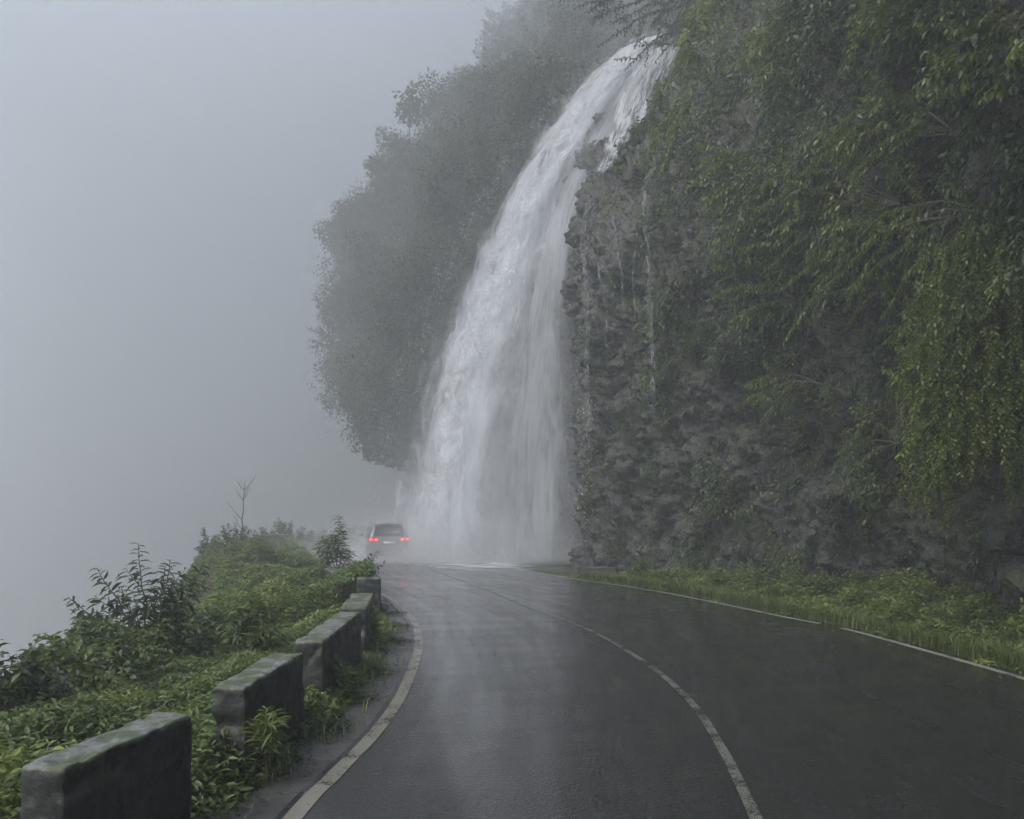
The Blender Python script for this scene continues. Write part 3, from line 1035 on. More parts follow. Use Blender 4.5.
# blades of grass between the shoulder and the blocks
def blades(mb, x, y, z, r, hgt, wd, tone, lean=.5):
    n = len(x)
    ang = r.random(n) * 2 * np.pi
    l = hgt * r.uniform(.5, 1.3, n)
    dx, dy = np.cos(ang), np.sin(ang)
    side_ = np.stack([-dy, dx, 0 * dx], -1) * wd * .5
    b0 = np.stack([x, y, z], -1)
    m1 = b0 + np.stack([dx * l * lean * .25, dy * l * lean * .25, l * .6], -1)
    tp = b0 + np.stack([dx * l * lean, dy * l * lean, l * r.uniform(.6, .95, n)], -1)
    v = np.stack([b0 - side_, b0 + side_, m1 + side_ * .8, m1 - side_ * .8, tp], 1)
    i = np.arange(n)[:, None] * 5
    mb.add(v, f3=(i + np.array([[3, 2, 4]])).reshape(-1, 3), f4=(i + np.array([[0, 1, 2, 3]])).reshape(-1, 4), c=np.repeat(np.clip(tone + r.normal(0, .15, n), 0, 1), 5))


m = MB()
r = np.random.default_rng(411)
n = 26000
y = r.uniform(3, 24, n)
x = at_y(Lc, y) - .72 + r.normal(0, .2, n) - .1
clump = fbm(np.stack([x * 1.8, y * 1.8, 0 * x], -1), 2, 5)
kx = clump > -.08
blades(m, x[kx], y[kx], terrain_z(x[kx], y[kx]), r, .17, .011, .5, .6)
tag(m.build('roadside_grass', M['grass']), kind='stuff')

shrub('bank_shrub', (-5.2, 11.4, -.05), [(-.15, 0, 1.62), (-.75, 0, 1.28), (.72, .1, 1.3), (-.5, .2, 1.0), (.35, -.1, 1.4), (-1.15, 0, .85), (-.95, .2, .6), (.5, .2, 1.1), (.15, .2, 1.3)], 'tall airy shrub with long drooping leaves, standing alone against the fog', 'shrub', L=.20, W=.06, per_m=24, tone=.45, side=4, droop=.45, rr=.017, seed=61, side_len=.28, t0=.35)
b0 = P(338, 574, 20.5)
shrub('bank_shrub', b0, [(.03, 0, 1.5), (-.42, 0, .95), (.33, 0, .6), (-.2, .1, 1.0), (-.6, .1, .75), (.15, 0, .8)], 'upright feathery plant rising behind the farthest parapet blocks, left of the car', 'shrub', L=.22, W=.05, per_m=46, leaf='leaf_bank', tone=.38, side=2, droop=.35, rr=.016, seed=62, side_len=.25)
b0 = P(250, 655, 10.5)
shrub('bank_shrub', b0, [(0, 0, .85), (.28, 0, .7), (-.3, 0, .66), (.12, .1, .75), (-.15, -.1, .7), (.45, 0, .45), (-.42, .1, .4), (.25, -.2, .5)], 'rounded leafy bush in the middle of the bank behind the second parapet block', 'shrub', L=.15, W=.045, per_m=42, leaf='leaf_bank', tone=.35, side=3, droop=.4, rr=.01, seed=63, side_len=.35)
b0 = P(8, 730, 7.2)
shrub('bank_shrub', b0, [(-.1, 0, .8), (.2, 0, .75), (.42, 0, .62), (-.35, 0, .6), (.1, .2, .7), (.6, .1, .5)], 'dark broad leaved bush at the left edge of the bank', 'shrub', L=.13, W=.06, per_m=40, tone=.3, side=4, droop=.4, rr=.01, seed=64, side_len=.35)
b0 = P(110, 680, 9.5)
shrub('bank_shrub', b0, [(-.5, 0, .45), (-.15, 0, .62), (.25, 0, .5), (-.75, .1, .5), (.05, .2, .6)], 'low spreading bush on the bank rim in front of the tall airy shrub', 'shrub', L=.12, W=.05, per_m=42, tone=.5, side=4, droop=.4, rr=.01, seed=65, side_len=.4)
b0 = P(266, 765, 5.9)
shrub('roadside_weed', b0, [(0, 0, .42), (.10, -.05, .36), (-.10, 0, .34), (.05, .05, .40)], 'young bright green weed in front of the second parapet block', 'weed', L=.13, W=.022, per_m=60, leaf='leaf_bank', tone=.7, side=1, droop=.2, rr=.005, seed=66, detail=True)
b0 = P(330, 690, 8.6)
shrub('roadside_weed', b0, [(0, 0, .38), (.14, 0, .3), (-.16, 0, .3), (.05, -.1, .33), (.22, .0, .22), (-.2, .1, .24)], 'bushy lit weed at the shoulder beside the third parapet block', 'weed', L=.12, W=.03, per_m=55, leaf='leaf_bright', tone=.5, side=2, droop=.2, rr=.005, seed=67)
b0 = P(372, 640, 12)
shrub('roadside_weed', b0, [(0, 0, .6), (.1, 0, .45), (-.14, 0, .42), (.05, -.1, .5)], 'upright weed growing against the tall narrow parapet block', 'weed', L=.11, W=.03, per_m=50, leaf='leaf_bright', tone=.45, side=2, droop=.3, rr=.006, seed=68)
b0 = P(392, 545, 21)
shrub('roadside_weed', P(352, 570, 20.3), [(.65, 0, .48), (.5, 0, .25), (.8, 0, .15)], 'drooping twig leaning toward the road in front of the car', 'weed', L=.15, W=.06, per_m=16, leaf='leaf_shrub', tone=.4, side=1, droop=.5, rr=.008, seed=69)

# far shrubs in the fog
fs = [((212, 575, 36), 1.9, 'pointed misty shrub at the outer left end of the far bank'),
      ((236, 572, 37), 2.0, 'taller twin shrub of the pair at the end of the far bank'),
      ((262, 560, 40), 1.5, 'faint bush right of the paired shrubs on the far bank'),
      ((300, 556, 41), 1.3, 'pale bush behind the distant parapet block'),
      ((285, 553, 43), 1.7, 'palest bush at the back of the far bank')]
for q, (a, h_, lab) in enumerate(fs):
    r = np.random.default_rng(500 + q)
    tips = [(r.normal(0, .35) * h_ * .6, r.normal(0, .3), h_ * r.uniform(.6, 1.15)) for _ in range(9)]
    shrub('misty_shrub', P(*a), tips, lab, 'shrub', 'shrubs on the far bank', L=.22, W=.1, per_m=24, leaf='leaf_dark', tone=.35, side=4, droop=.3, rr=.02, seed=510 + q, detail=False, side_len=.28)
b0 = P(240, 560, 39)
r = np.random.default_rng(77)
root = tag(empty('bare_sapling', b0), 'bare leafless sapling rising out of the far bank into the fog', 'tree')
mt = MB()
c = stem_curve((0, 0, -.3), (.25, 0, 3.9), 0, 10, .02, r)
mt.tube(c, np.linspace(.05, .012, 10), 5)
for q in range(9):
    k0 = c[r.integers(3, 9)]
    c2 = stem_curve(k0, k0 + np.array([r.choice([-1, 1]) * r.uniform(.3, .8), r.normal(0, .2), r.uniform(.5, 1.1)]), -.05, 6, .04, r)
    mt.tube(c2, np.linspace(.018, .006, 6), 4)
mt.build('trunk', M['bark'], root)

# dry yellowish growth patches on the bank
m = MB()
x, y, r = bank_points(9000, 16, 36, 421)
q = fbm(np.stack([x * .5, y * .3, 0 * x], -1), 2, 88) > .12
ground_leaves(m, x[q], y[q], r, .14, .95, .3, .5)
tag(m.build('dry_undergrowth', M['dry']), kind='stuff')

# ------------------------------------------------------------------ verge on the right
def foot_x(y):
    return np.interp(y, [0, 10.3, 15, 19, 23, 27, 29.7], [9.9, 9.5, 9.3, 8.1, 5.9, 3.7, 2.9])


m = MB()
for (y0, y1, n, L, det, seed) in ((7, 15, 52000, .095, True, 431), (15, 22, 42000, .11, False, 432), (22, 25.5, 9000, .12, False, 433)):
    r = np.random.default_rng(seed)
    y = r.uniform(y0, y1, n)
    xa = at_y(Rc, y) + .28 + .12 * np.sin(y * 2.3) + .1 * np.sin(y * 5.1)
    xb = foot_x(y) + .3
    u = r.random(n)
    x = xa + (xb - xa) * u
    hh = np.interp((x - xa), [0, .25, .9, 2.5], [.12, .40, .60, .85]) * np.interp(y, [10, 20, 23, 25.5], [1.05, .85, .7, .25])
    ground_leaves(m, x, y, r, L, hh, .42, .66, det, zf=lambda a_, b_: -.03 + 0 * a_, sc=1.7)
tag(m.build('verge_undergrowth', M['leaf_bank']), kind='stuff')
m = MB()
r = np.random.default_rng(441)
n = 30000
y = r.uniform(7, 24.5, n)
x = at_y(Rc, y) + .22 + abs(r.normal(0, .5, n))
kx = x < foot_x(y)
blades(m, x[kx], y[kx], -.03 + 0 * x[kx], r, .3, .012, .6, .6)
tag(m.build('verge_grass', M['grass']), kind='stuff')
shrub('roadside_weed', G(640, 583), [(0, 0, .75), (.2, 0, .6), (-.2, 0, .6), (.1, -.1, .5), (-.3, 0, .35)], 'dense green tuft by the right edge line near the foot of the falls', 'weed', L=.14, W=.05, per_m=50, leaf='leaf_bank', tone=.5, side=4, droop=.3, rr=.01, seed=70)


# ------------------------------------------------------------------ boulders
def boulder(name, loc, s, seed, label, mat='rock', group=None):
    bm = bmesh.new()
    bmesh.ops.create_icosphere(bm, subdivisions=5, radius=1)
    v = np.array([q.co[:] for q in bm.verts])
    r = np.random.default_rng(seed)
    v2 = v.copy()
    for _ in range(12):      # flat facets: cut by random planes
        n_ = norm(r.normal(0, 1, 3))
        dd = r.uniform(.62, .85)
        over = np.maximum(v2 @ n_ - dd, 0)
        v2 = v2 - over[:, None] * n_
    v2 = v2 * (1 + .14 * fbm(v * 2.5 + seed, 4, seed))[:, None] * np.array(s)
    for q, c_ in zip(bm.verts, v2):
        q.co = c_
    me = bpy.data.meshes.new(name)
    bm.to_mesh(me)
    bm.free()
    me.materials.append(M[mat])
    o = bpy.data.objects.new(name, me)
    o.location = [float(t) for t in loc]
    C.objects.link(o)
    tag(o, label, 'rock', group)
    return o


g_ = 'loose boulders along the cliff foot'
boulder('boulder', P(1008, 540, 13.9), (.42, .4, .34), 3, 'rounded grey boulder perched at the cliff foot by the right edge', group=g_)
boulder('boulder', P(1030, 580, 13.2), (.6, .5, .42), 4, 'largest boulder, low at the cliff foot, cut by the right edge', group=g_)
# low kerb stone near the falls
bm = bmesh.new()
bmesh.ops.create_cube(bm, size=1)
for q in bm.verts:
    q.co.x *= 1.3
    q.co.y *= .35
    q.co.z *= .34
bmesh.ops.bevel(bm, geom=bm.edges[:], offset=.03, segments=2, affect='EDGES')
me = bpy.data.meshes.new('kerb_stone')
bm.to_mesh(me)
bm.free()
me.materials.append(M['concrete'])
o = bpy.data.objects.new('kerb_stone', me)
o.location = (2.75, 25.4, .13)
o.rotation_euler = (0, 0, rad(-28))
C.objects.link(o)
tag(o, 'low weathered kerb stone at the foot of the falls, right of the road', 'kerb stone')


# ------------------------------------------------------------------ parapet blocks
def parapet(p_near, p_far, ztop, thick, label, seed, zn=None, rot_top=0):
    """block between two plan points on its road side; bevelled and chipped"""
    a, b_ = np.array(p_near, float), np.array(p_far, float)
    L_ = np.linalg.norm(b_ - a)
    dr = (b_ - a) / L_
    nl = np.array([-dr[1], dr[0]])
    if nl[0] > 0:
        nl = -nl
    ctr = (a + b_) / 2 + nl * thick / 2
    z0 = -.35
    hgt = ztop - z0
    bm = bmesh.new()
    bmesh.ops.create_cube(bm, size=1)
    for q in bm.verts:
        q.co.x *= thick
        q.co.y *= L_
        q.co.z *= hgt
    bmesh.ops.subdivide_edges(bm, edges=bm.edges[:], cuts=30, use_grid_fill=True)
    for f in bm.faces:
        f.smooth = True
    v = np.array([q.co[:] for q in bm.verts])
    hv = np.array([thick, L_, hgt]) / 2
    inner = np.clip(v, -(hv - .03), hv - .03)
    n_ = norm(v - inner + 1e-6)
    v = inner + .03 * n_
    dd = .016 * fbm(v * 11 + seed, 3, seed) + .022 * fbm(v * 2.6 + seed * 3, 3, seed + 5) - .13 * np.clip(fbm(v * 4.5 + seed * 7, 2, seed + 9) - .2, 0, 1)
    for q, c_, k_, nn in zip(bm.verts, v, dd, n_):
        q.co = Vector(c_ + nn * k_)
        if c_[2] > 0:
            q.co.z += rot_top * c_[1]
    me = bpy.data.meshes.new('parapet_block')
    bm.to_mesh(me)
    bm.free()
    me.materials.append(M['concrete'])
    o = bpy.data.objects.new('parapet_block', me)
    o.location = (ctr[0], ctr[1], z0 + hgt / 2)
    o.rotation_euler = (0, 0, math.atan2(dr[1], dr[0]) - math.pi / 2)
    C.objects.link(o)
    tag(o, label, 'parapet block', 'concrete parapet blocks on the valley side')
    return o


parapet((-2.26, 4.02), (-2.05, 5.12), .72, .27, 'nearest parapet block, pale wet top, cut by the bottom of the picture', 1)
parapet((-1.97, 5.90), (-1.93, 7.40), .72, .27, 'second parapet block with a lichen patch low on its near end', 2)
parapet((-1.90, 8.05), (-1.98, 10.5), .72, .30, 'third parapet block with bright moss on top', 3)
parapet((-2.00, 11.0), (-2.24, 12.9), .72, .36, 'short fourth block standing just before the tall corner block', 4)
parapet((-2.55, 15.5), (-3.05, 17.6), .76, .46, 'tall corner block capped with creeping plants where the row turns', 5)
parapet((-3.75, 19.4), (-4.55, 21.4), .60, .6, 'dark low block at the foot of the feathery plant', 6)
parapet((-10.6, 38.5), (-11.9, 40), 1.0, .6, 'faint far block with a pale top on the misty bank', 7)
# creepers on the corner block
m = MB()
r = np.random.default_rng(451)
n = 4200
u = r.random(n) ** .8
x = -2.72 - .5 * u - abs(r.normal(0, .55, n))
y = 15.6 + 2.6 * u + r.normal(0, .15, n)
p = np.stack([x, y, .80 - np.clip(-2.95 - .5 * u - x, 0, 1.2) * .45 + abs(r.normal(0, .06, n))], -1)
m.leaves(p, norm(r.normal(0, 1, (n, 3)) * [1, 1, .4]), norm(r.normal(0, .4, (n, 3)) + [0, 0, 1]), .1, .05, np.clip(r.normal(.55, .15, n), 0, 1))
tag(m.build('block_creeper', M['leaf_bank']), 'creeper leaves growing over the top of the corner block', 'creeper')

# wet leaf litter washed along the shoulder
m = MB()
r = np.random.default_rng(461)
for cy_, n, sx, sy in ((6.6, 900, .35, .25), (7.6, 500, .25, .15), (8.7, 500, .3, .12), (10.2, 700, .32, .12), (12.6, 800, .42, .10), (14.2, 600, .40, .09), (15.9, 500, .4, .08), (17.5, 400, .3, .08), (5.6, 700, .3, .25), (9.5, 900, .12, .7), (5.4, 40, .1, .03)):
    x = at_y(Lc, np.full(n, cy_)) - .52 + r.normal(0, sx * .5, n) - .2 * (sy > .2)
    y = cy_ + r.normal(0, sy, n) + .15 * np.sin(x * 5)
    p = np.stack([x, y, .008 + abs(r.normal(0, .012, n))], -1)
    m.leaves(p, norm(r.normal(0, 1, (n, 3)) * [1, 1, .25]), norm(r.normal(0, .3, (n, 3)) + [0, 0, 1]), .05, .022, np.clip(r.normal(.35, .2, n), 0, 1))
tag(m.build('leaf_litter', M['leaf_dark']), kind='stuff')
# small grit and leaves scattered on the road's right margin
m = MB()
n = 420
y = r.uniform(6, 22, n)
x = at_y(Rc, y) - abs(r.normal(0, .55, n))
p = np.stack([x, y, .006 + 0 * x], -1)
m.leaves(p, norm(r.normal(0, 1, (n, 3)) * [1, 1, .1]), norm(r.normal(0, .2, (n, 3)) + [0, 0, 1]), .035, .02, np.clip(r.normal(.6, .2, n), 0, 1))
tag(m.build('road_litter', M['dry']), kind='stuff')


# ------------------------------------------------------------------ waterfall
def curtain(name, lpts, rpts, mat, nu=40, nv=160, rag=.16, puff=.35, dy=0.0, seed=0, parent=None, lrag=None, rrag=None, tfade=.02, bfade=.02, closed=False):
    """sheet of falling water between two 3-D paths; bulges like streams of spray"""
    lc, rc = spline(lpts, nv), spline(rpts, nv)
    u = np.linspace(0, 1, nu)
    v = lc[:, None] * (1 - u[None, :, None]) + rc[:, None] * u[None, :, None]
    bow = np.sin(u * np.pi)[None, :, None]
    v = v + bow * np.array([-.05, -.5, 0]) * puff
    s = np.linspace(0, 1, nv)[:, None]
    q = np.stack([v[..., 0] * 1.2, v[..., 1] * 0 + seed, v[..., 2] * .35], -1)
    v[..., 1] += dy + puff * fbm(q, 3, seed + 3) * (.3 + s)
    v[..., 0] += .5 * puff * fbm(q * 1.7 + 5, 3, seed + 13) * (.2 + s) if name == 'water_sheet' else .10 * fbm(np.stack([0 * v[..., 0], 0 * v[..., 0] + seed, v[..., 2] * 1.1], -1), 3, seed) * (name == 'trickle')
    lr = rag if lrag is None else lrag
    rr_ = rag if rrag is None else rrag
    a = np.clip(u / lr, 0, 1)[None] * np.clip((1 - u) / rr_, 0, 1)[None]
    a = a * np.clip(s / tfade, 0, 1) * np.clip((1 - s) / bfade, 0, 1)
    idx = np.arange(nu * nv).reshape(nv, nu)
    m = MB()
    m.add(v, f4=np.stack([idx[:-1, :-1], idx[1:, :-1], idx[1:, 1:], idx[:-1, 1:]], -1).reshape(-1, 4), c=a.ravel())
    o = m.build(name, mat, parent, smooth=True)
    wd = np.linalg.norm(rc - lc, axis=1)
    ln = np.concatenate([[0], np.cumsum(np.linalg.norm(np.diff((lc + rc) / 2, axis=0), axis=1))])
    uu = (u[None] - .5) * wd.mean() * (.55 + .45 * wd / wd.mean())[:, None] + seed * 7.7
    vv = np.repeat(ln[:, None], nu, 1)
    uvl = o.data.uv_layers.new(name="UVMap")
    li = np.empty(len(o.data.loops), np.int32)
    o.data.loops.foreach_get("vertex_index", li)
    uvl.data.foreach_set("uv", np.stack([uu.ravel()[li], vv.ravel()[li]], -1).astype(np.float32).ravel())
    return o


def path(pp, d0, d1):
    lip = np.array([[pp[0][0] + 34, pp[0][1] - 16, 1.8], [pp[0][0] + 12, pp[0][1] - 9, .7]])
    pp = np.array(pp, float)
    t = np.clip((pp[:, 1] - pp[0, 1]) / (pp[-1, 1] - pp[0, 1]), 0, 1) ** .6
    return np.array([P(a, b_, d0 + e_) for a, b_, e_ in lip] + [P(a, b_, d0 + (d1 - d0) * q) for (a, b_), q in zip(pp, t)])


LE = [(598, 60), (549, 100), (502, 165), (465, 225), (433, 295), (407, 360), (386, 425), (370, 495), (358, 566)]
MEs = [(672, 46), (648, 98), (610, 160), (590, 222), (574, 295), (563, 360), (555, 425), (552, 495), (556, 567)]
RE = [(684, 48), (655, 95), (622, 150), (600, 190), (594, 260), (596, 340), (600, 420), (604, 495), (610, 567)]
fall = empty('waterfall', (0, 33, 0))
tag(fall, 'tall white waterfall dropping off the cliff onto the road', 'waterfall', kind='structure')
inv = Matrix.Translation((0, -33, 0))
sheets = [
    curtain('water_sheet', path(LE, 38.6, 36.0), path(MEs, 38.2, 35.0), M['water_back'], seed=1, lrag=.30, rrag=.35, puff=.6),
    curtain('water_sheet', path(LE, 38.2, 35.4), path([(a + 8, b_) for a, b_ in MEs], 37.8, 34.2), M['water_mid'], seed=2, lrag=.4, rrag=.5, puff=.9),
    curtain('water_sheet', path([(a + 2, b_ + 3) for a, b_ in LE], 37.8, 35.0), path([(a - 20, b_) for a, b_ in MEs], 37.4, 33.8), M['water_front'], seed=3, lrag=.4, rrag=.4, puff=1.2),
    curtain('water_sheet', path([(a * .45 + b2 * .55, y_) for (a, y_), (b2, _) in zip(LE, MEs)], 38.0, 32.8), path(RE, 37.2, 32.6), M['water_veil'], seed=4, lrag=.4, rrag=.45, puff=.3),
    curtain('water_sheet', path([(a * .7 + b2 * .3, y_) for (a, y_), (b2, _) in zip(LE, MEs)], 38.3, 33.8), path([(a * .2 + b2 * .8, y_) for (a, y_), (b2, _) in zip(LE, MEs)], 38.0, 33.2), M['water_back'], seed=5, lrag=.4, rrag=.5, puff=.4),
]
for o in sheets:
    o.parent = fall
    o.matrix_parent_inverse = inv


def hug(px, py, lift):
    """point of the cliff face seen at px,py, moved lift metres off the rock"""
    d2 = (pxx - px) ** 2 + (pyy - py) ** 2
    d2 = np.where((d2 < 60) & (yy > 5), yy, 1e9)
    k_ = np.argmin(d2)
    if d2.ravel()[k_] > 1e8:
        return None
    return (CL + NRM * lift).reshape(-1, 3)[k_]


# upper cascade: water running over the rock right of the main jet
LC2 = [(625, 60), (605, 95), (595, 130), (585, 165), (572, 200)]
RC2 = [(700, 30), (690, 66), (676, 105), (660, 140), (644, 176)]


casc = curtain('cascade', np.array([P(a, b_, dd) for (a, b_), dd in zip(LC2, (36.9, 35.7, 33.4, 30.0, 28.6))]), np.array([P(a, b_, dd) for (a, b_), dd in zip(RC2, (36.4, 34.4, 32.4, 30.0, 27.4))]), M['water_rock'], seed=6, nv=80, rag=.25, puff=.12, bfade=.18)
tag(casc, 'thin streaky cascade sliding over rock right of the main jet', 'waterfall', kind='structure')

# trickles over the buttress
tr_ = [([(652, 165), (640, 185), (641, 215), (644, 250), (646, 300), (649, 350), (651, 420), (653, 500), (654, 560)], .34, 'longest bright trickle falling free down the face of the buttress'),
       ([(612, 215), (616, 250), (622, 300), (624, 350)], .16, 'thin trickle over the middle of the buttress'),
       ([(598, 220), (596, 260), (603, 300), (606, 350), (612, 430)], .14, 'faint trickle left of the middle of the buttress'),
       ([(634, 230), (633, 260), (632, 320), (634, 400)], .12, 'dotted trickle close beside the longest one'),
       ([(585, 200), (580, 240), (582, 300), (584, 380), (586, 470), (588, 560)], .36, 'broad pale trickle at the left corner of the buttress')]
for q, (pp, wd, lab) in enumerate(tr_):
    d_top = 29.6 if q != 4 else 30.2
    hs = [hug(a + 5, b_, .3) for a, b_ in pp]
    dmin = min(h_[1] for h_ in hs if h_ is not None)
    lp = np.array([P(a, b_, dmin - .55 - .3 * min(1, i_ * .3)) for i_, (a, b_) in enumerate(pp)])
    rp = lp + np.array([wd * .75, 0, 0])
    o = curtain('trickle', lp - np.array([wd * .2, 0, 0]), rp, M['water_thread'], nu=8, nv=120, rag=.3, puff=.05, seed=20 + q, tfade=.02, bfade=.3)
    tag(o, lab, 'water trickle', 'trickles on the buttress', kind='structure')

# flying droplets beside the trickles and around the jet
m = MB()
r = np.random.default_rng(471)
oct_v = np.array([[1, 0, 0], [-1, 0, 0], [0, 1, 0], [0, -1, 0], [0, 0, 1.8], [0, 0, -1.8]], float)
oct_f = np.array([[0, 2, 4], [2, 1, 4], [1, 3, 4], [3, 0, 4], [2, 0, 5], [1, 2, 5], [3, 1, 5], [0, 3, 5]])
pts, sz = [], []
for _ in range(700):
    t = r.random()
    py = 240 + 320 * t
    pts.append(P(640 + 10 * t + r.normal(0, 5 + 5 * t), py, 28.2 + r.normal(0, .3)))
    sz.append(r.uniform(.008, .020))
for _ in range(200):
    t = r.random()
    pts.append(P(585 + r.normal(0, 7), 300 + 265 * t, 28.6 + r.normal(0, .4)))
    sz.append(r.uniform(.008, .018))
for _ in range(700):
    t = r.random() ** .8
    e_ = np.interp(58 + 508 * t, [q[1] for q in LE], [q[0] for q in LE])
    pts.append(P(e_ + r.normal(2, 4 + 5 * t), 58 + 508 * t, 38 - 3 * t ** .6 + r.normal(0, .4)))
    sz.append(r.uniform(.008, .02))
for _ in range(2600):       # drops bouncing off the road
    pts.append(np.array([-1.6 + r.normal(0, 2.0), 33.3 + r.normal(0, .9), abs(r.normal(0, .38)) + .02]))
    sz.append(r.uniform(.006, .018))
pts, sz = np.array(pts), np.array(sz)
v = pts[:, None] + oct_v[None] * sz[:, None, None]
m.add(v, f3=(np.arange(len(pts))[:, None, None] * 6 + oct_f[None]).reshape(-1, 3))
tag(m.build('spray_droplets', M['drop']), kind='stuff')

# white water running over the asphalt where the falls land
k = NT('foam')
pos = k.geo()
mpf = k.n("ShaderNodeMapping")
mpf.inputs["Scale"].default_value = (.55, 1.8, 1)
k.l(pos, mpf.inputs[0])
nf = k.noise(mpf.outputs[0], 1.3, 6, .65, .6)
at = k.n("ShaderNodeAttribute", attribute_name="tint").outputs["Fac"]
s = k.math('ADD', nf, k.math('MULTIPLY', k.math('SUBTRACT', at, 1.0), .5))
f = k.ramp(s, [(.40, k.g(0)), (.60, k.g(.85))])
b = k.bsdf((.7, .73, .76), .35)
tr = k.n("ShaderNodeBsdfTransparent")
mx = k.n("ShaderNodeMixShader")
k.l(f, mx.inputs[0])
k.l(tr.outputs[0], mx.inputs[1])
k.l(b, mx.inputs[2])
foam_m = k.fin(mx.outputs[0])
gx, gy = np.meshgrid(np.linspace(-9, 6, 60), np.linspace(22, 42, 60))
rr2 = np.sqrt(((gx - (-1.2) + (gy - 31) * .25) / 5.2) ** 2 + ((gy - 31.5) / 7.5) ** 2)
idx = np.arange(gx.size).reshape(gx.shape)
m = MB()
m.add(np.stack([gx, gy, 0 * gx + .012], -1), f4=np.stack([idx[:-1, :-1], idx[:-1, 1:], idx[1:, 1:], idx[1:, :-1]], -1).reshape(-1, 4), c=np.clip(1.25 - rr2, 0, 1).ravel())
tag(m.build('running_water', foam_m), kind='structure')

# ------------------------------------------------------------------ mist thrown up by the falls
k = NT('mist_air')
pos = k.geo()
sp = k.n("ShaderNodeSeparateXYZ")
k.l(pos, sp.inputs[0])


def gauss(src, c0, wd):
    a = k.math('DIVIDE', k.math('SUBTRACT', src, c0), wd)
    return k.math('EXPONENT', k.math('MULTIPLY', k.math('MULTIPLY', a, a), -1.0))


gxn = gauss(sp.outputs[0], -2.9, 4.2)
gyn = gauss(sp.outputs[1], 34.2, 2.4)
low = k.math('EXPONENT', k.math('DIVIDE', sp.outputs[2], -.62))
nn_ = k.ramp(k.noise(pos, .55, 3, .55), [(.3, k.g(.5)), (.7, k.g(1.5))])
den = k.math('MULTIPLY', k.math('MULTIPLY', k.math('MULTIPLY', gxn, gyn), low), 1.9)
# veil of fine spray round the falling water: its axis leans with the jet
tz = k.math('POWER', k.math('DIVIDE', k.math('MAXIMUM', sp.outputs[2], 0.01), 21.0), 1.7)
xc = k.math('ADD', k.math('MULTIPLY', tz, 5.0), -.9)
yc = k.math('ADD', k.math('MULTIPLY', tz, 4.2), 32.8)
wd_ = k.math('SUBTRACT', 3.6, k.math('MULTIPLY', sp.outputs[2], .10))
ax = k.math('DIVIDE', k.math('SUBTRACT', sp.outputs[0], xc), wd_)
ay = k.math('DIVIDE', k.math('SUBTRACT', sp.outputs[1], yc), 1.6)
vl = k.math('EXPONENT', k.math('MULTIPLY', k.math('ADD', k.math('MULTIPLY', ax, ax), k.math('MULTIPLY', ay, ay)), -1.0))
vh = k.math('ADD', k.math('EXPONENT', k.math('DIVIDE', sp.outputs[2], -5.0)), .35)
topf = k.math('SUBTRACT', 1.0, k.math('POWER', k.math('DIVIDE', k.math('MAXIMUM', sp.outputs[2], 0.01), 24.0), 4.0), clamp=True)
den = k.math('ADD', den, k.math('MULTIPLY', k.math('MULTIPLY', k.math('MULTIPLY', vl, vh), topf), .25))
den = k.math('MULTIPLY', den, nn_)
v = k.n("ShaderNodeVolumePrincipled")
v.inputs["Color"].default_value = (.94, .965, .985, 1)
v.inputs["Anisotropy"].default_value = .1
k.l(den, v.inputs["Density"])
k.l(v.outputs[0], k.out.inputs["Volume"])
k.m.cycles.volume_step_rate = .25
b = MB()
b.box(-1.5, 35, 12.02, 21, 17, 24)
tag(b.build('spray_mist', k.m), kind='stuff')

# drifting mist beyond the falls: thin at its near side, thicker with distance
k = NT('drifting_mist_air')
sp = k.n("ShaderNodeSeparateXYZ")
k.l(k.geo(), sp.inputs[0])
fr = []
for src, a_, b_ in ((1, 33, 50), (0, 15, -4)):
    q = k.n("ShaderNodeMapRange", interpolation_type='SMOOTHSTEP')
    q.inputs[1].default_value = a_
    q.inputs[2].default_value = b_
    k.l(sp.outputs[src], q.inputs[0])
    fr.append(q.outputs[0])
v = k.n("ShaderNodeVolumePrincipled")
v.inputs["Color"].default_value = (.90, .935, .95, 1)
k.l(k.math('MULTIPLY', k.math('MULTIPLY', fr[0], fr[1]), .042), v.inputs["Density"])
k.l(v.outputs[0], k.out.inputs["Volume"])
k.m.cycles.volume_step_rate = .6
b = MB()
b.box(-20, 64, 24, 70, 62, 64)
tag(b.build('drifting_mist', k.m), kind='stuff')

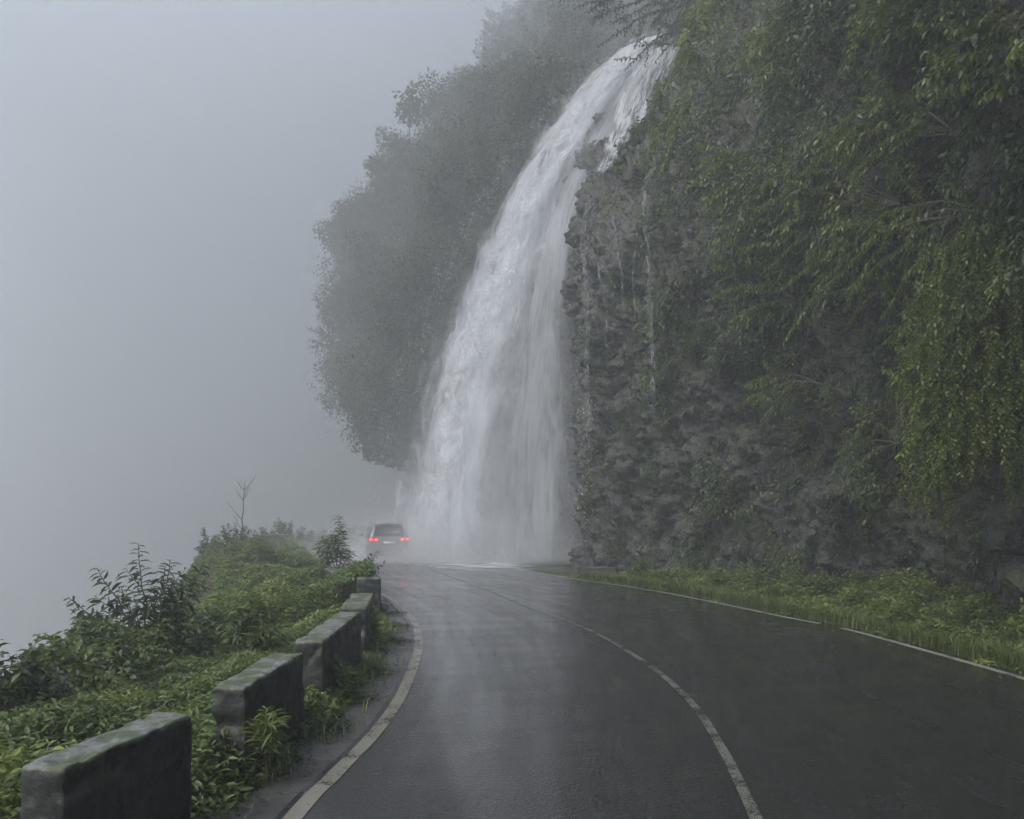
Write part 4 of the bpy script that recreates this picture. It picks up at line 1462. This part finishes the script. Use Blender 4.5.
# ------------------------------------------------------------------ the car
def build_car():
    root = tag(empty('car', (-5.12, 33.2, 0.0), rad(15)), 'pale hatchback driving away through the spray with its red tail lights on', 'car')
    root.scale = (.98, .98, 1.0)
    L0, L1 = 0.0, 4.2           # rear at y=0, nose at y=4.2
    ysec = np.array([0, .03, .10, .2, .34, .5, .7, .85, 1.0, 1.15, 1.35, 1.6, 1.9, 2.2, 2.5, 2.8, 2.95, 3.1, 3.3, 3.5, 3.65, 3.8, 3.95, 4.1, 4.2])
    ztop = np.interp(ysec, [0, .03, .1, .2, .34, .5, .7, 1.5, 2.1, 2.5, 3.1, 3.3, 3.9, 4.1, 4.2], [.95, 1.0, 1.14, 1.30, 1.48, 1.56, 1.60, 1.64, 1.62, 1.52, 1.12, 1.04, .93, .82, .62])
    hw = np.interp(ysec, [0, .05, .2, .6, 2.0, 3.5, 3.9, 4.2], [.80, .86, .885, .90, .90, .885, .83, .66])
    rear_wheel, front_wheel, wr = .72, 3.30, .36

    def zb(y):
        z = .27
        for c_ in (rear_wheel, front_wheel):
            dd = abs(y - c_)
            if dd < wr:
                z = max(z, .34 + math.sqrt(max(wr * wr - dd * dd, 0)))
        return z
    rows = []
    for y_, zt, w_ in zip(ysec, ztop, hw):
        b_ = min(zb(y_), zt - .05)
        belt = min(.98, zt - .01)
        hz_ = max(zt - .98, 0)
        wt = w_ - .04 - .26 * hz_ / .64 if hz_ > 0 else w_ - .05
        half = [(0, b_ if b_ < .3 else b_), (w_ * .86, b_), (w_ * .985, b_ + .03), (w_, max(.62, b_ + .06)), (w_ * .985, max(.80, b_ + .08)), (w_ - .035, max(belt, b_ + .10)),
                (w_ - .055, belt + .01 * (hz_ > 0)), ((w_ - .05) * .45 + wt * .55, belt + hz_ * .55), (wt, belt + hz_ * .9), (wt - .08, zt - .012), (wt * .5, zt), (0, zt + .006)]
        rows.append([(x_, y_, z_) for x_, z_ in half] + [(-x_, y_, z_) for x_, z_ in half[-2:0:-1]])
    R = np.array(rows)
    n, kk = R.shape[:2]
    idx = np.arange(n * kk).reshape(n, kk)
    nx = np.roll(idx, -1, 1)
    m = MB()
    f = np.stack([idx[:-1], idx[1:], nx[1:], nx[:-1]], -1).reshape(-1, 4)
    m.add(R, f4=f)
    for e_ in (0, n - 1):
        c_ = R[e_].mean(0)
        m.add(np.vstack([R[e_], c_]), f3=[[i, (i + 1) % kk, kk] for i in range(kk)])
    body = m.build('body', M['car_paint'], root, smooth=True)
    bmx = bmesh.new()
    bmx.from_mesh(body.data)
    bmesh.ops.remove_doubles(bmx, verts=bmx.verts, dist=.001)
    bmesh.ops.recalc_face_normals(bmx, faces=bmx.faces)
    bmx.to_mesh(body.data)
    bmx.free()

    def panel(name, pts, mat, parent=root, th=.012):
        """thin solid panel from an outline"""
        p = np.array(pts, float)
        nn = norm(np.cross(p[1] - p[0], p[2] - p[0]))
        m = MB()
        k_ = len(p)
        m.add(np.vstack([p + nn * th, p - nn * th]), f4=[[i, (i + 1) % k_, k_ + (i + 1) % k_, k_ + i] for i in range(k_)], f3=[[0, i, i + 1] for i in range(1, k_ - 1)] + [[k_, k_ + i + 1, k_ + i] for i in range(1, k_ - 1)])
        return m.build(name, mat, parent)

    panel('rear_window', [(-.64, .055, 1.06), (.64, .055, 1.06), (.56, .31, 1.46), (-.56, .31, 1.46)], M['car_glass'])
    panel('windscreen', [(-.66, 3.08, 1.14), (.66, 3.08, 1.14), (.55, 2.55, 1.51), (-.55, 2.55, 1.51)], M['car_glass'])
    for s_ in (-1, 1):
        for y0, y1, y2, y3 in ((.45, .95, .95, .62), (1.02, 1.78, 1.72, 1.02), (1.86, 2.78, 2.40, 1.80)):
            panel('side_window', [(s_ * .855, y0, 1.03), (s_ * .855, y1, 1.03), (s_ * .665, y2, 1.46), (s_ * .665, y3, 1.46)], M['car_glass'], th=.014)
    # bumper and lower cladding
    m = MB()
    m.box(0, .0, .42, 1.56, .16, .28)
    bmp = m.build('rear_bumper', M['car_black'], root)
    bmp.modifiers.new('bevel', 'BEVEL').width = .04
    m = MB()
    m.box(0, -.015, .80, .62, .05, .16)
    m.build('tailgate_recess', M['car_black'], root)
    m = MB()
    m.box(0, -.05, .80, .50, .012, .11)
    m.build('number_plate', M['plate'], root)
    m = MB()
    m.box(0, .33, 1.575, 1.12, .30, .035)
    sp_ = m.build('roof_spoiler', M['car_paint'], root)
    sp_.modifiers.new('bevel', 'BEVEL').width = .012
    # tail lights: a housing with two lit segments each side
    for s_ in (-1, 1):
        hs = panel('tail_light', [(s_ * .885, .10, .86), (s_ * .42, -.012, .87), (s_ * .46, .0, 1.02), (s_ * .84, .075, 1.04)], M['lamp_red'], th=.03)
        for x0, x1 in ((.50, .61), (.70, .83)):
            y0_, y1_ = -.032 + (x0 - .45) * .16, -.032 + (x1 - .45) * .16
            panel('lit_segment', [(s_ * x0, y0_, .895), (s_ * x1, y1_, .90), (s_ * x1, y1_ + .01, .985), (s_ * x0, y0_, .98)], M['lamp_lit'], hs, th=.012)
    panel('rear_reflector', [(.55, -.085, .42), (.72, -.085, .42), (.72, -.085, .46), (.55, -.085, .46)], M['lamp_red'])
    panel('rear_reflector', [(-.72, -.085, .42), (-.55, -.085, .42), (-.55, -.085, .46), (-.72, -.085, .46)], M['lamp_red'])
    # mirrors
    for s_ in (-1, 1):
        m = MB()
        m.box(s_ * 1.0, 2.62, 1.08, .20, .12, .14)
        o = m.build('wing_mirror', M['car_black'], root)
        o.modifiers.new('bevel', 'BEVEL').width = .04
        m = MB()
        m.tube([(s_ * .82, 2.62, 1.0), (s_ * .96, 2.62, 1.05)], .025, 6)
        m.build('mirror_stalk', M['car_black'], o)
    # roof rails, antenna, wiper
    for s_ in (-1, 1):
        m = MB()
        m.tube([(s_ * .60, .55, 1.58), (s_ * .60, .7, 1.66), (s_ * .60, 2.2, 1.665), (s_ * .60, 2.35, 1.60)], .018, 6)
        m.build('roof_rail', M['car_black'], root)
    m = MB()
    m.tube([(0, .62, 1.58), (0, .52, 1.70), (0, .45, 1.72)], [.03, .012, .004], 6)
    m.build('roof_antenna', M['car_black'], root)
    m = MB()
    m.tube([(0, .025, 1.07), (-.35, .04, 1.12)], .012, 5)
    m.build('rear_wiper', M['car_black'], root)
    # wheels
    for s_ in (-1, 1):
        for yc in (rear_wheel, front_wheel):
            ang = np.linspace(0, 2 * np.pi, 28, endpoint=False)
            prof = [(-.10, .19), (-.105, .30), (-.08, .325), (.08, .325), (.105, .30), (.10, .19)]
            v = np.array([[[s_ * .79 + px_, yc + math.cos(a) * rr_, .325 + math.sin(a) * rr_] for a in ang] for px_, rr_ in prof])
            idx = np.arange(v.shape[0] * 28).reshape(-1, 28)
            nx = np.roll(idx, -1, 1)
            wh = empty('wheel', (0, 0, 0))
            wh.parent = root
            m = MB()
            m.add(v, f4=np.stack([idx[:-1], nx[:-1], nx[1:], idx[1:]], -1).reshape(-1, 4))
            m.build('tyre', M['rubber'], wh, smooth=True)
            m = MB()
            prof = [(s_ * .095, .205), (s_ * .06, .19), (s_ * .05, .05), (s_ * .06, .0)]
            v = np.array([[[s_ * .79 + px_, yc + math.cos(a) * rr_, .325 + math.sin(a) * rr_] for a in ang] for px_, rr_ in prof])
            idx = np.arange(v.shape[0] * 28).reshape(-1, 28)
            nx = np.roll(idx, -1, 1)
            m.add(v, f4=np.stack([idx[:-1], nx[:-1], nx[1:], idx[1:]], -1).reshape(-1, 4))
            for a in np.linspace(0, 2 * np.pi, 5, endpoint=False):
                m.tube([(s_ * .87, yc, .325), (s_ * .875, yc + math.cos(a) * .19, .325 + math.sin(a) * .19)], .022, 5)
            m.build('rim', M['rim'], wh)
    m = MB()
    m.tube([(.55, -.06, .27), (.55, .2, .27)], .03, 8)
    m.build('exhaust', M['rim'], root)
    m = MB()
    m.box(0, 2.0, .36, 1.3, 3.7, .14)
    m.build('underbody', M['car_dark'], root)
    return root


build_car()
